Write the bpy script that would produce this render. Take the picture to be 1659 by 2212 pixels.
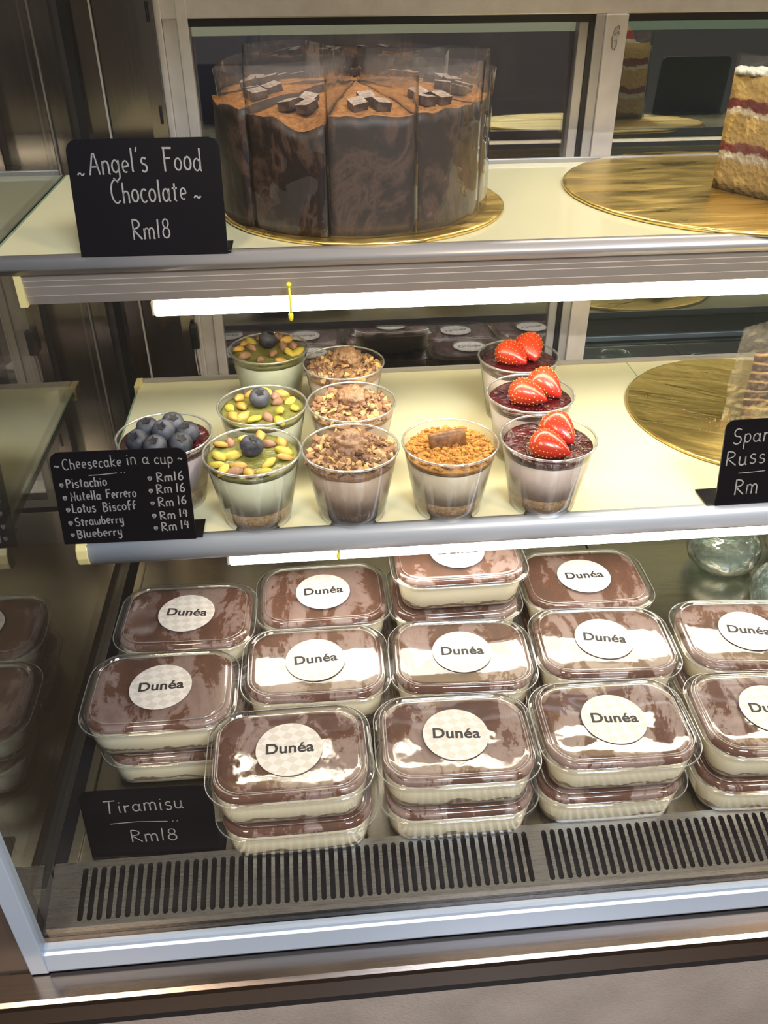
import bpy, bmesh, math, random
from mathutils import Vector, Matrix
from mathutils import noise as mnoise
sc = bpy.context.scene
for o in list(bpy.data.objects): bpy.data.objects.remove(o)
COL = sc.collection
PI = math.pi
rnd = random.Random(7)

# ------------------------------------------------------------------ camera
YAW, PITCH, ROLL, FPX = -0.08802, 0.59174, -0.00564, 1850.685
cd = bpy.data.cameras.new('camera'); cam = bpy.data.objects.new('camera', cd); COL.objects.link(cam)
fwd = Vector((-math.sin(YAW)*math.cos(PITCH), math.cos(YAW)*math.cos(PITCH), -math.sin(PITCH)))
rt = Vector((math.cos(YAW), math.sin(YAW), 0)); up = rt.cross(fwd)
r2 = rt*math.cos(ROLL)+up*math.sin(ROLL); u2 = up*math.cos(ROLL)-rt*math.sin(ROLL)
M = Matrix((r2, u2, -fwd)).transposed().to_4x4(); M.translation = Vector((-0.05696, -0.65263, 0.46689))
cam.matrix_world = M
cd.sensor_fit = 'HORIZONTAL'; cd.sensor_width = 36; cd.lens = 36*FPX/1659; cd.clip_start = .01; cd.clip_end = 50
sc.camera = cam

# ------------------------------------------------------------------ world, lights, exposure
w = bpy.data.worlds.new('world'); sc.world = w; w.use_nodes = True
w.node_tree.nodes['Background'].inputs[0].default_value = (0.20, 0.17, 0.15, 1)
w.node_tree.nodes['Background'].inputs[1].default_value = 0.55
sc.view_settings.view_transform = 'Standard'; sc.view_settings.look = 'None'
sc.view_settings.gamma = 1; sc.view_settings.use_curve_mapping = False
sc.view_settings.exposure = 0.0
TUBE = 20.0
def area(name, loc, rot, sx, sy, power, col):
    l = bpy.data.lights.new(name, 'AREA'); l.shape = 'RECTANGLE'; l.size = sx; l.size_y = sy; l.energy = power; l.color = col
    o = bpy.data.objects.new(name, l); COL.objects.link(o); o.location = loc; o.rotation_euler = rot; return o
area('ceiling_light', (0.55, -1.7, 1.75), (math.radians(38), 0, math.radians(8)), .7, .45, 66, (.80, .88, 1))
area('ceiling_light', (-0.9, -1.6, 1.8), (math.radians(35), 0, math.radians(-15)), .45, .45, 34, (1, .80, .58))
area('ceiling_light', (1.3, -1.2, 1.7), (math.radians(30), 0, math.radians(35)), .3, .3, 30, (1, .78, .55))
area('back_counter_light', (0.1, 1.4, 1.7), (math.radians(-20), 0, 0), .4, .2, 1.6, (1, .75, .62))
try:
    c = sc.cycles
    c.transparent_max_bounces = 40; c.max_bounces = 10; c.glossy_bounces = 6; c.transmission_bounces = 8; c.diffuse_bounces = 4
    c.caustics_reflective = False; c.caustics_refractive = False; c.use_denoising = True; c.sample_clamp_indirect = 4
except Exception: pass

# ------------------------------------------------------------------ materials
MATS = {}
def new_mat(name):
    m = bpy.data.materials.new(name); m.use_nodes = True; nt = m.node_tree
    for n in list(nt.nodes): nt.nodes.remove(n)
    out = nt.nodes.new('ShaderNodeOutputMaterial'); MATS[name] = m
    return m, nt, out
def N(nt, typ, **kw):
    n = nt.nodes.new(typ)
    for k, v in kw.items(): setattr(n, k, v)
    return n
def L(nt, a, b): nt.links.new(a, b)
def rgba(c): return (c[0], c[1], c[2], 1)
def coords(nt, scale=(1, 1, 1), rand=False, kind='Object'):
    t = N(nt, 'ShaderNodeTexCoord'); mp = N(nt, 'ShaderNodeMapping'); mp.inputs['Scale'].default_value = scale
    L(nt, t.outputs[kind], mp.inputs[0])
    if rand:
        oi = N(nt, 'ShaderNodeObjectInfo'); ml = N(nt, 'ShaderNodeMath', operation='MULTIPLY'); ml.inputs[1].default_value = 37.0
        L(nt, oi.outputs['Random'], ml.inputs[0]); cb = N(nt, 'ShaderNodeCombineXYZ')
        for i in range(3): L(nt, ml.outputs[0], cb.inputs[i])
        L(nt, cb.outputs[0], mp.inputs['Location'])
    return mp.outputs[0]
def noise(nt, vec, scale, detail=4, rough=.55, dist=0):
    n = N(nt, 'ShaderNodeTexNoise'); n.inputs['Scale'].default_value = scale; n.inputs['Detail'].default_value = detail
    n.inputs['Roughness'].default_value = rough; n.inputs['Distortion'].default_value = dist
    L(nt, vec, n.inputs['Vector']); return n.outputs[0]
def ramp(nt, fac, stops):
    r = N(nt, 'ShaderNodeValToRGB'); e = r.color_ramp.elements
    while len(e) < len(stops): e.new(.5)
    for i, (p, c) in enumerate(stops): e[i].position = p; e[i].color = rgba(c) if not isinstance(c, (int, float)) else (c, c, c, 1)
    L(nt, fac, r.inputs[0]); return r.outputs[0]
def bump(nt, h, strength=.3, dist=.001):
    b = N(nt, 'ShaderNodeBump'); b.inputs['Strength'].default_value = strength; b.inputs['Distance'].default_value = dist
    L(nt, h, b.inputs['Height']); return b.outputs[0]
def pbr(name, col, rough=.5, metal=0, spec=.5, tex=None, bmp=None, coat=0, sub=0, rand=False):
    """tex=(scale, [(pos,col)...], detail) ; bmp=(scale,strength,dist)"""
    m, nt, out = new_mat(name); b = N(nt, 'ShaderNodeBsdfPrincipled'); L(nt, b.outputs[0], out.inputs[0])
    b.inputs['Base Color'].default_value = rgba(col); b.inputs['Roughness'].default_value = rough
    b.inputs['Metallic'].default_value = metal; b.inputs['Specular IOR Level'].default_value = spec
    b.inputs['Coat Weight'].default_value = coat; b.inputs['Coat Roughness'].default_value = .06
    if sub: b.inputs['Subsurface Weight'].default_value = sub; b.inputs['Subsurface Radius'].default_value = (.006, .004, .002); b.inputs['Subsurface Scale'].default_value = 1
    if tex or bmp: v = coords(nt, rand=rand)
    if tex: L(nt, ramp(nt, noise(nt, v, tex[0], tex[2] if len(tex) > 2 else 4), tex[1]), b.inputs['Base Color'])
    if bmp: L(nt, bump(nt, noise(nt, v, bmp[0], 3), bmp[1], bmp[2]), b.inputs['Normal'])
    return m
def thin(name, tint=(1, 1, 1), f0=.06, rough=.02, haze=0, hazecol=(.8, .8, .8), bmp=None, power=5):
    """clear sheet: passes light straight, reflects by angle, optional slight milky film"""
    m, nt, out = new_mat(name)
    lw = N(nt, 'ShaderNodeLayerWeight'); lw.inputs[0].default_value = .5
    p = N(nt, 'ShaderNodeMath', operation='POWER'); p.inputs[1].default_value = power; L(nt, lw.outputs['Facing'], p.inputs[0])
    ma = N(nt, 'ShaderNodeMath', operation='MULTIPLY_ADD'); ma.inputs[1].default_value = 1-f0; ma.inputs[2].default_value = f0
    L(nt, p.outputs[0], ma.inputs[0])
    tr = N(nt, 'ShaderNodeBsdfTransparent'); tr.inputs[0].default_value = rgba(tint)
    gl = N(nt, 'ShaderNodeBsdfGlossy'); gl.inputs['Roughness'].default_value = rough
    base = tr.outputs[0]
    if haze:
        df = N(nt, 'ShaderNodeBsdfDiffuse'); df.inputs[0].default_value = rgba(hazecol)
        mh = N(nt, 'ShaderNodeMixShader'); mh.inputs[0].default_value = haze; L(nt, base, mh.inputs[1]); L(nt, df.outputs[0], mh.inputs[2]); base = mh.outputs[0]
    mx = N(nt, 'ShaderNodeMixShader'); L(nt, ma.outputs[0], mx.inputs[0]); L(nt, base, mx.inputs[1]); L(nt, gl.outputs[0], mx.inputs[2])
    if bmp: 
        v = coords(nt, rand=True); nn = bump(nt, noise(nt, v, bmp[0], 2), bmp[1], bmp[2]); L(nt, nn, gl.inputs['Normal'])
    L(nt, mx.outputs[0], out.inputs[0]); return m
def emit(name, col, s):
    m, nt, out = new_mat(name); e = N(nt, 'ShaderNodeEmission'); e.inputs[0].default_value = rgba(col); e.inputs[1].default_value = s
    L(nt, e.outputs[0], out.inputs[0]); return m
def steel(name, col, rough, streak=(1, 60, 60), amt=.12, bstr=.05):
    m, nt, out = new_mat(name); b = N(nt, 'ShaderNodeBsdfPrincipled'); L(nt, b.outputs[0], out.inputs[0])
    b.inputs['Metallic'].default_value = 1; v = coords(nt, streak); n = noise(nt, v, 12, 5, .7)
    L(nt, ramp(nt, n, [(.25, [c*(1-amt) for c in col]), (.75, [min(1, c*(1+amt)) for c in col])]), b.inputs['Base Color'])
    L(nt, ramp(nt, n, [(.2, rough*.85), (.8, rough*1.15)]), b.inputs['Roughness'])
    if bstr: L(nt, bump(nt, n, bstr, .0004), b.inputs['Normal'])
    return m

m_steel = steel('brushed_steel', (.50, .44, .39), .30, (1, 60, 60))
m_ledge = steel('ledge_steel', (.25, .21, .185), .20, (1, 50, 50))
m_dark_steel = steel('dark_mirror_steel', (.34, .29, .245), .16, (40, 1, 1), .08, .01)
m_deck = steel('deck_steel', (.55, .53, .47), .22, (1, 30, 30), .08, .02)
m_grille = steel('grille_steel', (.42, .42, .41), .28, (2, 70, 70), .04, 0)
m_alu = pbr('anodised_aluminium', (.60, .65, .74), .42, .45, bmp=(300, .05, .0003))
m_alu_white = pbr('satin_aluminium', (.72, .66, .63), .45, .35, tex=(40, [(.3, (.64, .58, .55)), (.7, (.74, .68, .65))]))
m_rail_up = pbr('grey_rail_aluminium', (.48, .46, .47), .36, .5)
m_channel = pbr('channel_aluminium', (.42, .37, .33), .42, .5)
m_frame_blue = pbr('pale_blue_aluminium', (.40, .48, .60), .45, .3)
m_black = pbr('black_rubber', (.008, .008, .010), .45)
m_card = pbr('black_card_board', (.0035, .003, .005), .3, spec=.22)
m_chalk = pbr('chalk_ink', (.30, .29, .28), .8, tex=(900, [(.3, (.19, .185, .18)), (.7, (.36, .35, .335))]))
m_cap = pbr('cream_plastic', (.78, .66, .30), .4, sub=.1)
m_tie = pbr('yellow_plastic', (.85, .75, .05), .35)
m_tube = emit('tube_light', (1, .92, .74), TUBE)
m_tube_low = emit('lower_tube_light', (1, .91, .80), TUBE*.52)
m_strip = emit('reflected_tube_glow', (1, .96, .58), .55)  # weak glow standing in for a tube's reflection, not a lamp
m_shelf = pbr('cream_glass_shelf', (.76, .71, .46), .13, spec=.55, coat=.25)
m_shelf_edge = pbr('green_glass_edge', (.25, .34, .22), .2)
m_glass = thin('case_glass', (.985, .99, .985), .018, .0, haze=.0015, hazecol=(.55, .52, .50))
m_end_glass = thin('end_glass', (.88, .91, .88), .17, .01, haze=.008, hazecol=(.45, .45, .40), power=4)
m_door_glass = thin('door_glass', (.72, .74, .76), .25, .004, haze=.002, hazecol=(.4, .4, .4), power=4)
m_door_glass2 = thin('double_door_glass', (.50, .62, .60), .30, .004, haze=.035, hazecol=(.40, .52, .50), power=4)
m_cup = thin('clear_cup_plastic', (.985, .985, .975), .05, .04, haze=.015, hazecol=(.85, .85, .82), power=2.6)
m_rim = thin('clear_rim_plastic', (.93, .93, .91), .22, .06, haze=.22, hazecol=(.95, .95, .92), power=2)
m_lid = thin('clear_lid_plastic', (.975, .97, .965), .09, .05, haze=.018, hazecol=(.9, .86, .84), power=2.8, bmp=(45, .3, .0008))
m_tub = thin('clear_tub_plastic', (.98, .98, .97), .03, .09, haze=.02, hazecol=(.9, .88, .82), power=5)
m_film = thin('clear_cake_film', (.985, .98, .975), .035, .05, haze=.034, hazecol=(.75, .68, .62), power=2.6, bmp=(28, .8, .003))
m_film2 = thin('crinkled_film', (.98, .97, .95), .08, .06, haze=.06, hazecol=(.8, .7, .55), power=2.2, bmp=(40, 1, .008))
m_gold = None
def mk_gold():
    m, nt, out = new_mat('gold_foil'); b = N(nt, 'ShaderNodeBsdfPrincipled'); L(nt, b.outputs[0], out.inputs[0])
    b.inputs['Metallic'].default_value = 1; b.inputs['Base Color'].default_value = (1.0, .74, .25, 1)
    v = coords(nt, (2, 9, 1)); n = noise(nt, v, 6, 3, .5, .4)
    L(nt, ramp(nt, n, [(.3, .24), (.7, .44)]), b.inputs['Roughness'])
    v2 = coords(nt, (2.2, 11, 1)); L(nt, bump(nt, noise(nt, v2, 3.6, 3, .5, .8), .42, .006), b.inputs['Normal']); return m
m_gold = mk_gold()
# food
m_choc_side = None
def mk_choc():
    m, nt, out = new_mat('chocolate_cake_side'); b = N(nt, 'ShaderNodeBsdfPrincipled'); L(nt, b.outputs[0], out.inputs[0])
    v = coords(nt, (1, 1, .55), True); n = noise(nt, v, 26, 6, .6, 1.2)
    n2 = noise(nt, coords(nt, (1, 1, 1), True), 120, 4, .7)
    mx = N(nt, 'ShaderNodeMath', operation='MULTIPLY_ADD'); mx.inputs[1].default_value = .22; L(nt, n2, mx.inputs[0]); L(nt, n, mx.inputs[2])
    L(nt, ramp(nt, mx.outputs[0], [(.40, (.007, .003, .002)), (.58, (.014, .006, .0035)), (.67, (.065, .034, .022)), (.75, (.010, .0045, .003))]), b.inputs['Base Color'])
    b.inputs['Roughness'].default_value = .55; L(nt, bump(nt, mx.outputs[0], .4, .0015), b.inputs['Normal']); return m
m_choc_side = mk_choc()
m_cocoa_dust = pbr('cocoa_dust', (.25, .10, .035), .95, spec=.1, tex=(170, [(.3, (.26, .105, .032)), (.7, (.50, .235, .085))]), bmp=(420, 1, .0016))
m_choc_bit = pbr('dark_chocolate', (.045, .020, .013), .35, tex=(200, [(.45, (.035, .016, .010)), (.62, (.09, .055, .042))]))
m_choc_bit_dust = pbr('dusted_chocolate', (.34, .25, .20), .75, tex=(260, [(.35, (.22, .15, .11)), (.65, (.45, .36, .31))]))
m_sponge = None
def mk_layers():
    m, nt, out = new_mat('sponge_with_jam'); b = N(nt, 'ShaderNodeBsdfPrincipled'); L(nt, b.outputs[0], out.inputs[0])
    v = coords(nt); sep = N(nt, 'ShaderNodeSeparateXYZ'); L(nt, v, sep.inputs[0])
    n = noise(nt, v, 60, 4, .6); ma = N(nt, 'ShaderNodeMath', operation='MULTIPLY_ADD'); ma.inputs[1].default_value = .016; L(nt, n, ma.inputs[0]); L(nt, sep.outputs[2], ma.inputs[2])
    mr = N(nt, 'ShaderNodeMapRange'); mr.inputs[1].default_value = .008; mr.inputs[2].default_value = .120; L(nt, ma.outputs[0], mr.inputs[0])
    sp = (.72, .46, .15); jam = (.25, .060, .050); cr = (.86, .70, .46)
    L(nt, ramp(nt, mr.outputs[0], [(0, sp), (.24, sp), (.26, cr), (.315, cr), (.33, jam), (.385, (.32, .10, .07)), (.40, sp), (.60, sp), (.615, cr), (.65, cr), (.665, jam), (.725, jam), (.74, sp), (.93, (.78, .52, .18)), (.95, cr)]), b.inputs['Base Color'])
    b.inputs['Roughness'].default_value = .9; b.inputs['Specular IOR Level'].default_value = .15
    vo = N(nt, 'ShaderNodeTexVoronoi'); vo.inputs['Scale'].default_value = 190; L(nt, v, vo.inputs['Vector'])
    n3 = noise(nt, v, 260, 4, .7); ad = N(nt, 'ShaderNodeMath', operation='ADD'); L(nt, vo.outputs[0], ad.inputs[0]); L(nt, n3, ad.inputs[1])
    L(nt, bump(nt, ad.outputs[0], .8, .0015), b.inputs['Normal']); return m
m_sponge = mk_layers()
m_cream = pbr('whipped_cream', (.86, .78, .60), .6, sub=.25, bmp=(60, .3, .002))
m_choc_layers = None
def mk_rus():
    m, nt, out = new_mat('layered_chocolate_cake'); b = N(nt, 'ShaderNodeBsdfPrincipled'); L(nt, b.outputs[0], out.inputs[0])
    v = coords(nt); n = noise(nt, v, 70, 5, .6); sep = N(nt, 'ShaderNodeSeparateXYZ'); L(nt, v, sep.inputs[0])
    ma = N(nt, 'ShaderNodeMath', operation='MULTIPLY_ADD'); ma.inputs[1].default_value = .008; L(nt, n, ma.inputs[0]); L(nt, sep.outputs[2], ma.inputs[2])
    ml = N(nt, 'ShaderNodeMath', operation='MULTIPLY'); ml.inputs[1].default_value = 92; L(nt, ma.outputs[0], ml.inputs[0])
    fr = N(nt, 'ShaderNodeMath', operation='FRACT'); L(nt, ml.outputs[0], fr.inputs[0])
    L(nt, ramp(nt, fr.outputs[0], [(0, (.03, .012, .008)), (.66, (.06, .026, .014)), (.74, (.36, .20, .075)), (.90, (.46, .27, .11)), (1, (.03, .012, .008))]), b.inputs['Base Color'])
    b.inputs['Roughness'].default_value = .8; L(nt, bump(nt, noise(nt, v, 240, 4), .8, .0015), b.inputs['Normal']); return m
m_choc_layers = mk_rus()
def filling(name, col, col2=None, rough=.45, speck=None):
    c2 = col2 or [x*.92 for x in col]
    return pbr(name, col, rough, spec=.4, sub=.15, tex=(speck or 40, [(.3, c2), (.7, col)]), bmp=(60, .12, .001), rand=True)
m_f_pist = filling('pistachio_cheesecake', (.62, .64, .46)); m_f_nut = filling('hazelnut_cheesecake', (.52, .40, .31))
m_f_bis = filling('biscuit_cheesecake', (.66, .58, .44)); m_f_str = filling('strawberry_cheesecake', (.68, .56, .50)); m_f_blu = filling('blueberry_cheesecake', (.64, .52, .52))
m_crust = pbr('biscuit_crust', (.30, .19, .09), .9, tex=(350, [(.3, (.17, .10, .045)), (.7, (.40, .27, .14))]), bmp=(400, .8, .001))
m_crust_dark = pbr('dark_biscuit_crust', (.05, .035, .025), .9, tex=(350, [(.3, (.02, .014, .01)), (.7, (.10, .07, .05))]), bmp=(400, .8, .001))
m_t_pist = pbr('pistachio_cream', (.19, .19, .045), .32, spec=.5, tex=(70, [(.3, (.11, .112, .022)), (.7, (.20, .19, .052))]), bmp=(80, .8, .004), rand=True)
m_t_choc = pbr('chocolate_cream', (.12, .055, .028), .35, bmp=(90, .3, .002))
m_t_car = pbr('caramel_spread', (.28, .13, .025), .3, bmp=(90, .3, .002))
m_jam = pbr('berry_jam', (.05, .003, .005), .08, spec=.6, coat=.5, tex=(60, [(.3, (.022, .001, .003)), (.7, (.085, .005, .007))]), bmp=(65, 1, .012), rand=True)
m_blueberry = pbr('blueberry_skin', (.045, .05, .085), .5, spec=.3, tex=(60, [(.32, (.010, .011, .018)), (.72, (.105, .108, .135))]), rand=True)
m_calyx = pbr('blueberry_crown', (.008, .007, .010), .7)
m_nut_y = pbr('pistachio_kernel', (.52, .40, .045), .5, tex=(120, [(.3, (.42, .34, .035)), (.7, (.62, .46, .08))]), bmp=(150, .4, .001), rand=True)
m_nut_o = pbr('roasted_pistachio', (.50, .29, .06), .5, tex=(120, [(.3, (.40, .24, .04)), (.7, (.60, .34, .09))]), bmp=(150, .4, .001), rand=True)
m_nut_p = pbr('pistachio_with_skin', (.30, .15, .085), .6, tex=(90, [(.35, (.18, .10, .05)), (.65, (.40, .20, .14))]), bmp=(150, .4, .001), rand=True)
def mk_berry():
    m, nt, out = new_mat('strawberry_flesh'); b = N(nt, 'ShaderNodeBsdfPrincipled'); L(nt, b.outputs[0], out.inputs[0])
    v = coords(nt); sep = N(nt, 'ShaderNodeSeparateXYZ'); L(nt, v, sep.inputs[0])
    n = noise(nt, coords(nt, rand=True), 70, 3); ma = N(nt, 'ShaderNodeMath', operation='MULTIPLY_ADD'); ma.inputs[1].default_value = .02; L(nt, n, ma.inputs[0]); L(nt, sep.outputs[0], ma.inputs[2])
    mr = N(nt, 'ShaderNodeMapRange'); mr.inputs[1].default_value = -.012; mr.inputs[2].default_value = .03; L(nt, ma.outputs[0], mr.inputs[0])
    L(nt, ramp(nt, mr.outputs[0], [(0, (.66, .20, .05)), (.3, (.58, .06, .02)), (1, (.45, .018, .010))]), b.inputs['Base Color'])
    b.inputs['Roughness'].default_value = .28; b.inputs['Coat Weight'].default_value = .3; b.inputs['Subsurface Weight'].default_value = .1; b.inputs['Subsurface Radius'].default_value = (.004, .001, .001); b.inputs['Subsurface Scale'].default_value = 1
    L(nt, bump(nt, noise(nt, v, 200, 2), .15, .001), b.inputs['Normal']); return m
m_straw = mk_berry()
m_seed = pbr('strawberry_seed', (.75, .42, .10), .4)
m_cr_a = pbr('crumb_milk_chocolate', (.25, .13, .065), .7, bmp=(300, .5, .001)); m_cr_b = pbr('crumb_wafer', (.47, .29, .135), .8, bmp=(300, .5, .001)); m_cr_c = pbr('crumb_dark', (.12, .06, .035), .6); m_cr_d = pbr('crumb_hazelnut', (.62, .40, .13), .6)
m_ball = pbr('praline_ball', (.27, .145, .075), .45, tex=(90, [(.35, (.20, .10, .05)), (.65, (.34, .20, .11))]), bmp=(160, .9, .003))
m_bis_a = pbr('biscuit_crumb', (.50, .235, .045), .85); m_bis_b = pbr('biscuit_crumb_dark', (.36, .155, .03), .85)
m_biscuit = pbr('caramel_biscuit', (.14, .055, .016), .5, tex=(130, [(.35, (.11, .042, .012)), (.7, (.30, .14, .045))]), bmp=(200, .6, .001))
def mk_tira():
    m, nt, out = new_mat('tiramisu_cream_layers'); b = N(nt, 'ShaderNodeBsdfPrincipled'); L(nt, b.outputs[0], out.inputs[0])
    v = coords(nt, (1, 1, 1), True); sep = N(nt, 'ShaderNodeSeparateXYZ'); t = N(nt, 'ShaderNodeTexCoord'); L(nt, t.outputs['Object'], sep.inputs[0])
    n = noise(nt, coords(nt, (1, 1, 2.2), True), 30, 4, .6); ma = N(nt, 'ShaderNodeMath', operation='MULTIPLY_ADD'); ma.inputs[1].default_value = .030; L(nt, n, ma.inputs[0]); L(nt, sep.outputs[2], ma.inputs[2])
    mr = N(nt, 'ShaderNodeMapRange'); mr.inputs[1].default_value = -.027; mr.inputs[2].default_value = .018; L(nt, ma.outputs[0], mr.inputs[0])
    cr = (.64, .57, .40); br = (.16, .085, .045)
    L(nt, ramp(nt, mr.outputs[0], [(0, cr), (.17, cr), (.20, br), (.25, (.24, .15, .08)), (.28, cr), (.78, (.68, .61, .44)), (.84, cr), (.87, (.28, .16, .085)), (1, (.20, .11, .06))]), b.inputs['Base Color'])
    b.inputs['Roughness'].default_value = .5; return m
m_tira = mk_tira()
def mk_cocoa():
    m, nt, out = new_mat('cocoa_topping'); b = N(nt, 'ShaderNodeBsdfPrincipled'); L(nt, b.outputs[0], out.inputs[0])
    v = coords(nt, (1.2, .6, 1), True); n = noise(nt, v, 21, 8, .66, .5)
    n2 = noise(nt, coords(nt, (1, 1, 1), True), 200, 3, .7)
    ad = N(nt, 'ShaderNodeMath', operation='MULTIPLY_ADD'); ad.inputs[1].default_value = .14; L(nt, n2, ad.inputs[0]); L(nt, n, ad.inputs[2])
    L(nt, ramp(nt, ad.outputs[0], [(.40, (.060, .018, .006)), (.56, (.100, .030, .010)), (.572, (.20, .125, .105)), (.63, (.27, .185, .165)), (.80, (.15, .085, .07))]), b.inputs['Base Color'])
    L(nt, ramp(nt, ad.outputs[0], [(.55, .8), (.58, .35)]), b.inputs['Roughness']); L(nt, bump(nt, n, .3, .001), b.inputs['Normal']); return m
m_cocoa = mk_cocoa()
def mk_label():
    m, nt, out = new_mat('label_paper'); b = N(nt, 'ShaderNodeBsdfPrincipled'); L(nt, b.outputs[0], out.inputs[0])
    v = coords(nt); nz = N(nt, 'ShaderNodeTexNoise'); nz.inputs['Scale'].default_value = 30; nz.inputs['Detail'].default_value = 1; L(nt, v, nz.inputs['Vector'])
    vm = N(nt, 'ShaderNodeVectorMath', operation='MULTIPLY_ADD'); vm.inputs[1].default_value = (.008,)*3; L(nt, nz.outputs['Color'], vm.inputs[0]); L(nt, v, vm.inputs[2])
    mp = N(nt, 'ShaderNodeMapping'); mp.inputs['Rotation'].default_value = (0, 0, .62); mp.inputs['Scale'].default_value = (1, 1.25, 0); L(nt, vm.outputs[0], mp.inputs[0])
    ck = N(nt, 'ShaderNodeTexChecker'); ck.inputs['Scale'].default_value = 120; ck.inputs[1].default_value = (.66, .615, .58, 1); ck.inputs[2].default_value = (.56, .515, .46, 1); L(nt, mp.outputs[0], ck.inputs[0])
    L(nt, ck.outputs[0], b.inputs['Base Color']); b.inputs['Roughness'].default_value = .35; return m
m_label = mk_label()
m_ink = pbr('dark_grey_ink', (.075, .07, .07), .5)
m_jar = thin('jar_glass', (.90, .965, .945), .17, .03, haze=.075, hazecol=(.75, .88, .84), power=2.2, bmp=(60, .6, .003))
m_green = pbr('green_jelly', (.05, .30, .05), .3)
m_wall_dark = pbr('dark_brown_wall', (.040, .028, .027), .7, tex=(1.5, [(.3, (.028, .020, .022)), (.7, (.060, .038, .034))]))
m_wall_blue = pbr('navy_panel', (.012, .016, .045), .5); m_floor = pbr('brown_tile_floor', (.10, .075, .06), .4)
m_counter = pbr('back_counter_top', (.09, .08, .09), .35)
m_panel = pbr('textured_steel_panel', (.50, .44, .40), .38, .45, tex=(14, [(.3, (.42, .37, .33)), (.7, (.56, .50, .46))]), bmp=(420, .5, .0012))
m_cavity = pbr('dark_duct', (.02, .02, .022), .5, metal=.3)
m_white_choc = pbr('white_chocolate', (.85, .85, .83), .4)

# ------------------------------------------------------------------ mesh helpers
def obj(name, bm, mat, parent=None, smooth=False, loc=None, rot=None):
    me = bpy.data.meshes.new(name); bm.normal_update(); bm.to_mesh(me); bm.free()
    for m in (mat if isinstance(mat, (list, tuple)) else [mat]): me.materials.append(m)
    if smooth: me.polygons.foreach_set('use_smooth', [True]*len(me.polygons))
    o = bpy.data.objects.new(name, me); COL.objects.link(o)
    if parent: o.parent = parent
    if loc: o.location = loc
    if rot: o.rotation_euler = rot
    return o
def tag(o, label, cat, group=None, kind=None):
    o['label'] = label; o['category'] = cat
    if group: o['group'] = group
    if kind: o['kind'] = kind
    return o
def thing(name, label, cat, loc=(0, 0, 0), rz=0, group=None):
    o = bpy.data.objects.new(name, None); COL.objects.link(o); o.location = loc; o.rotation_euler = (0, 0, rz); o.empty_display_size = .02
    return tag(o, label, cat, group)
def box(bm, x0, x1, y0, y1, z0, z1, bev=0):
    r = bmesh.ops.create_cube(bm, size=1); vs = r['verts']
    for v in vs: v.co = Vector(((x0+x1)/2+v.co.x*(x1-x0), (y0+y1)/2+v.co.y*(y1-y0), (z0+z1)/2+v.co.z*(z1-z0)))
    if bev: 
        es = list({e for v in vs for e in v.link_edges}); bmesh.ops.bevel(bm, geom=es, offset=bev, segments=2, affect='EDGES', profile=.6)
    return bm
def BX(*a, **k): return box(bmesh.new(), *a, **k)
def lathe(prof, n=48, cap0=False, cap1=False):
    bm = bmesh.new(); rings = []
    for r, z in prof: rings.append([bm.verts.new((r*math.cos(2*PI*i/n), r*math.sin(2*PI*i/n), z)) for i in range(n)])
    for a, b in zip(rings, rings[1:]):
        for i in range(n): bm.faces.new((a[i], a[(i+1) % n], b[(i+1) % n], b[i]))
    if cap0: bm.faces.new(rings[0][::-1])
    if cap1: bm.faces.new(rings[-1])
    return bm
def add_lathe(bm, prof, n=24, cap0=True, cap1=True):
    t = lathe(prof, n, cap0, cap1); me = bpy.data.meshes.new('t'); t.to_mesh(me); t.free(); bm.from_mesh(me); bpy.data.meshes.remove(me)
def loops_mesh(loops, cap0=False, fan1=False):
    bm = bmesh.new(); R = [[bm.verts.new(p) for p in l] for l in loops]; n = len(R[0])
    for a, b in zip(R, R[1:]):
        for i in range(n): bm.faces.new((a[i], a[(i+1) % n], b[(i+1) % n], b[i]))
    if cap0: bm.faces.new(R[0][::-1])
    if fan1:
        c = bm.verts.new(sum((Vector(v.co) for v in R[-1]), Vector())/n)
        for i in range(n): bm.faces.new((R[-1][i], R[-1][(i+1) % n], c))
    return bm
def prism(pts, y0, y1, axis='x'):
    """pts: profile in (y,z), extruded along x from y0 to y1"""
    bm = bmesh.new(); a = [bm.verts.new((y0, p[0], p[1])) for p in pts]; b = [bm.verts.new((y1, p[0], p[1])) for p in pts]; n = len(pts)
    for i in range(n): bm.faces.new((a[i], a[(i+1) % n], b[(i+1) % n], b[i]))
    bm.faces.new(a[::-1]); bm.faces.new(b); bmesh.ops.recalc_face_normals(bm, faces=bm.faces); return bm
def tube(bm, pts, r, n=6):
    """round tube along a 3D polyline"""
    pts = [Vector(p) for p in pts]; prev = None
    for i, p in enumerate(pts):
        d = (pts[min(i+1, len(pts)-1)]-pts[max(i-1, 0)]).normalized() if len(pts) > 1 else Vector((1, 0, 0))
        a = d.orthogonal().normalized(); 
        if abs(d.z) < .95: a = d.cross(Vector((0, 0, 1))).normalized()
        b = d.cross(a); ring = [bm.verts.new(p+(a*math.cos(2*PI*k/n)+b*math.sin(2*PI*k/n))*r) for k in range(n)]
        if prev:
            for k in range(n): bm.faces.new((prev[k], prev[(k+1) % n], ring[(k+1) % n], ring[k]))
        else: bm.faces.new(ring[::-1])
        prev = ring
    bm.faces.new(prev)
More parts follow.
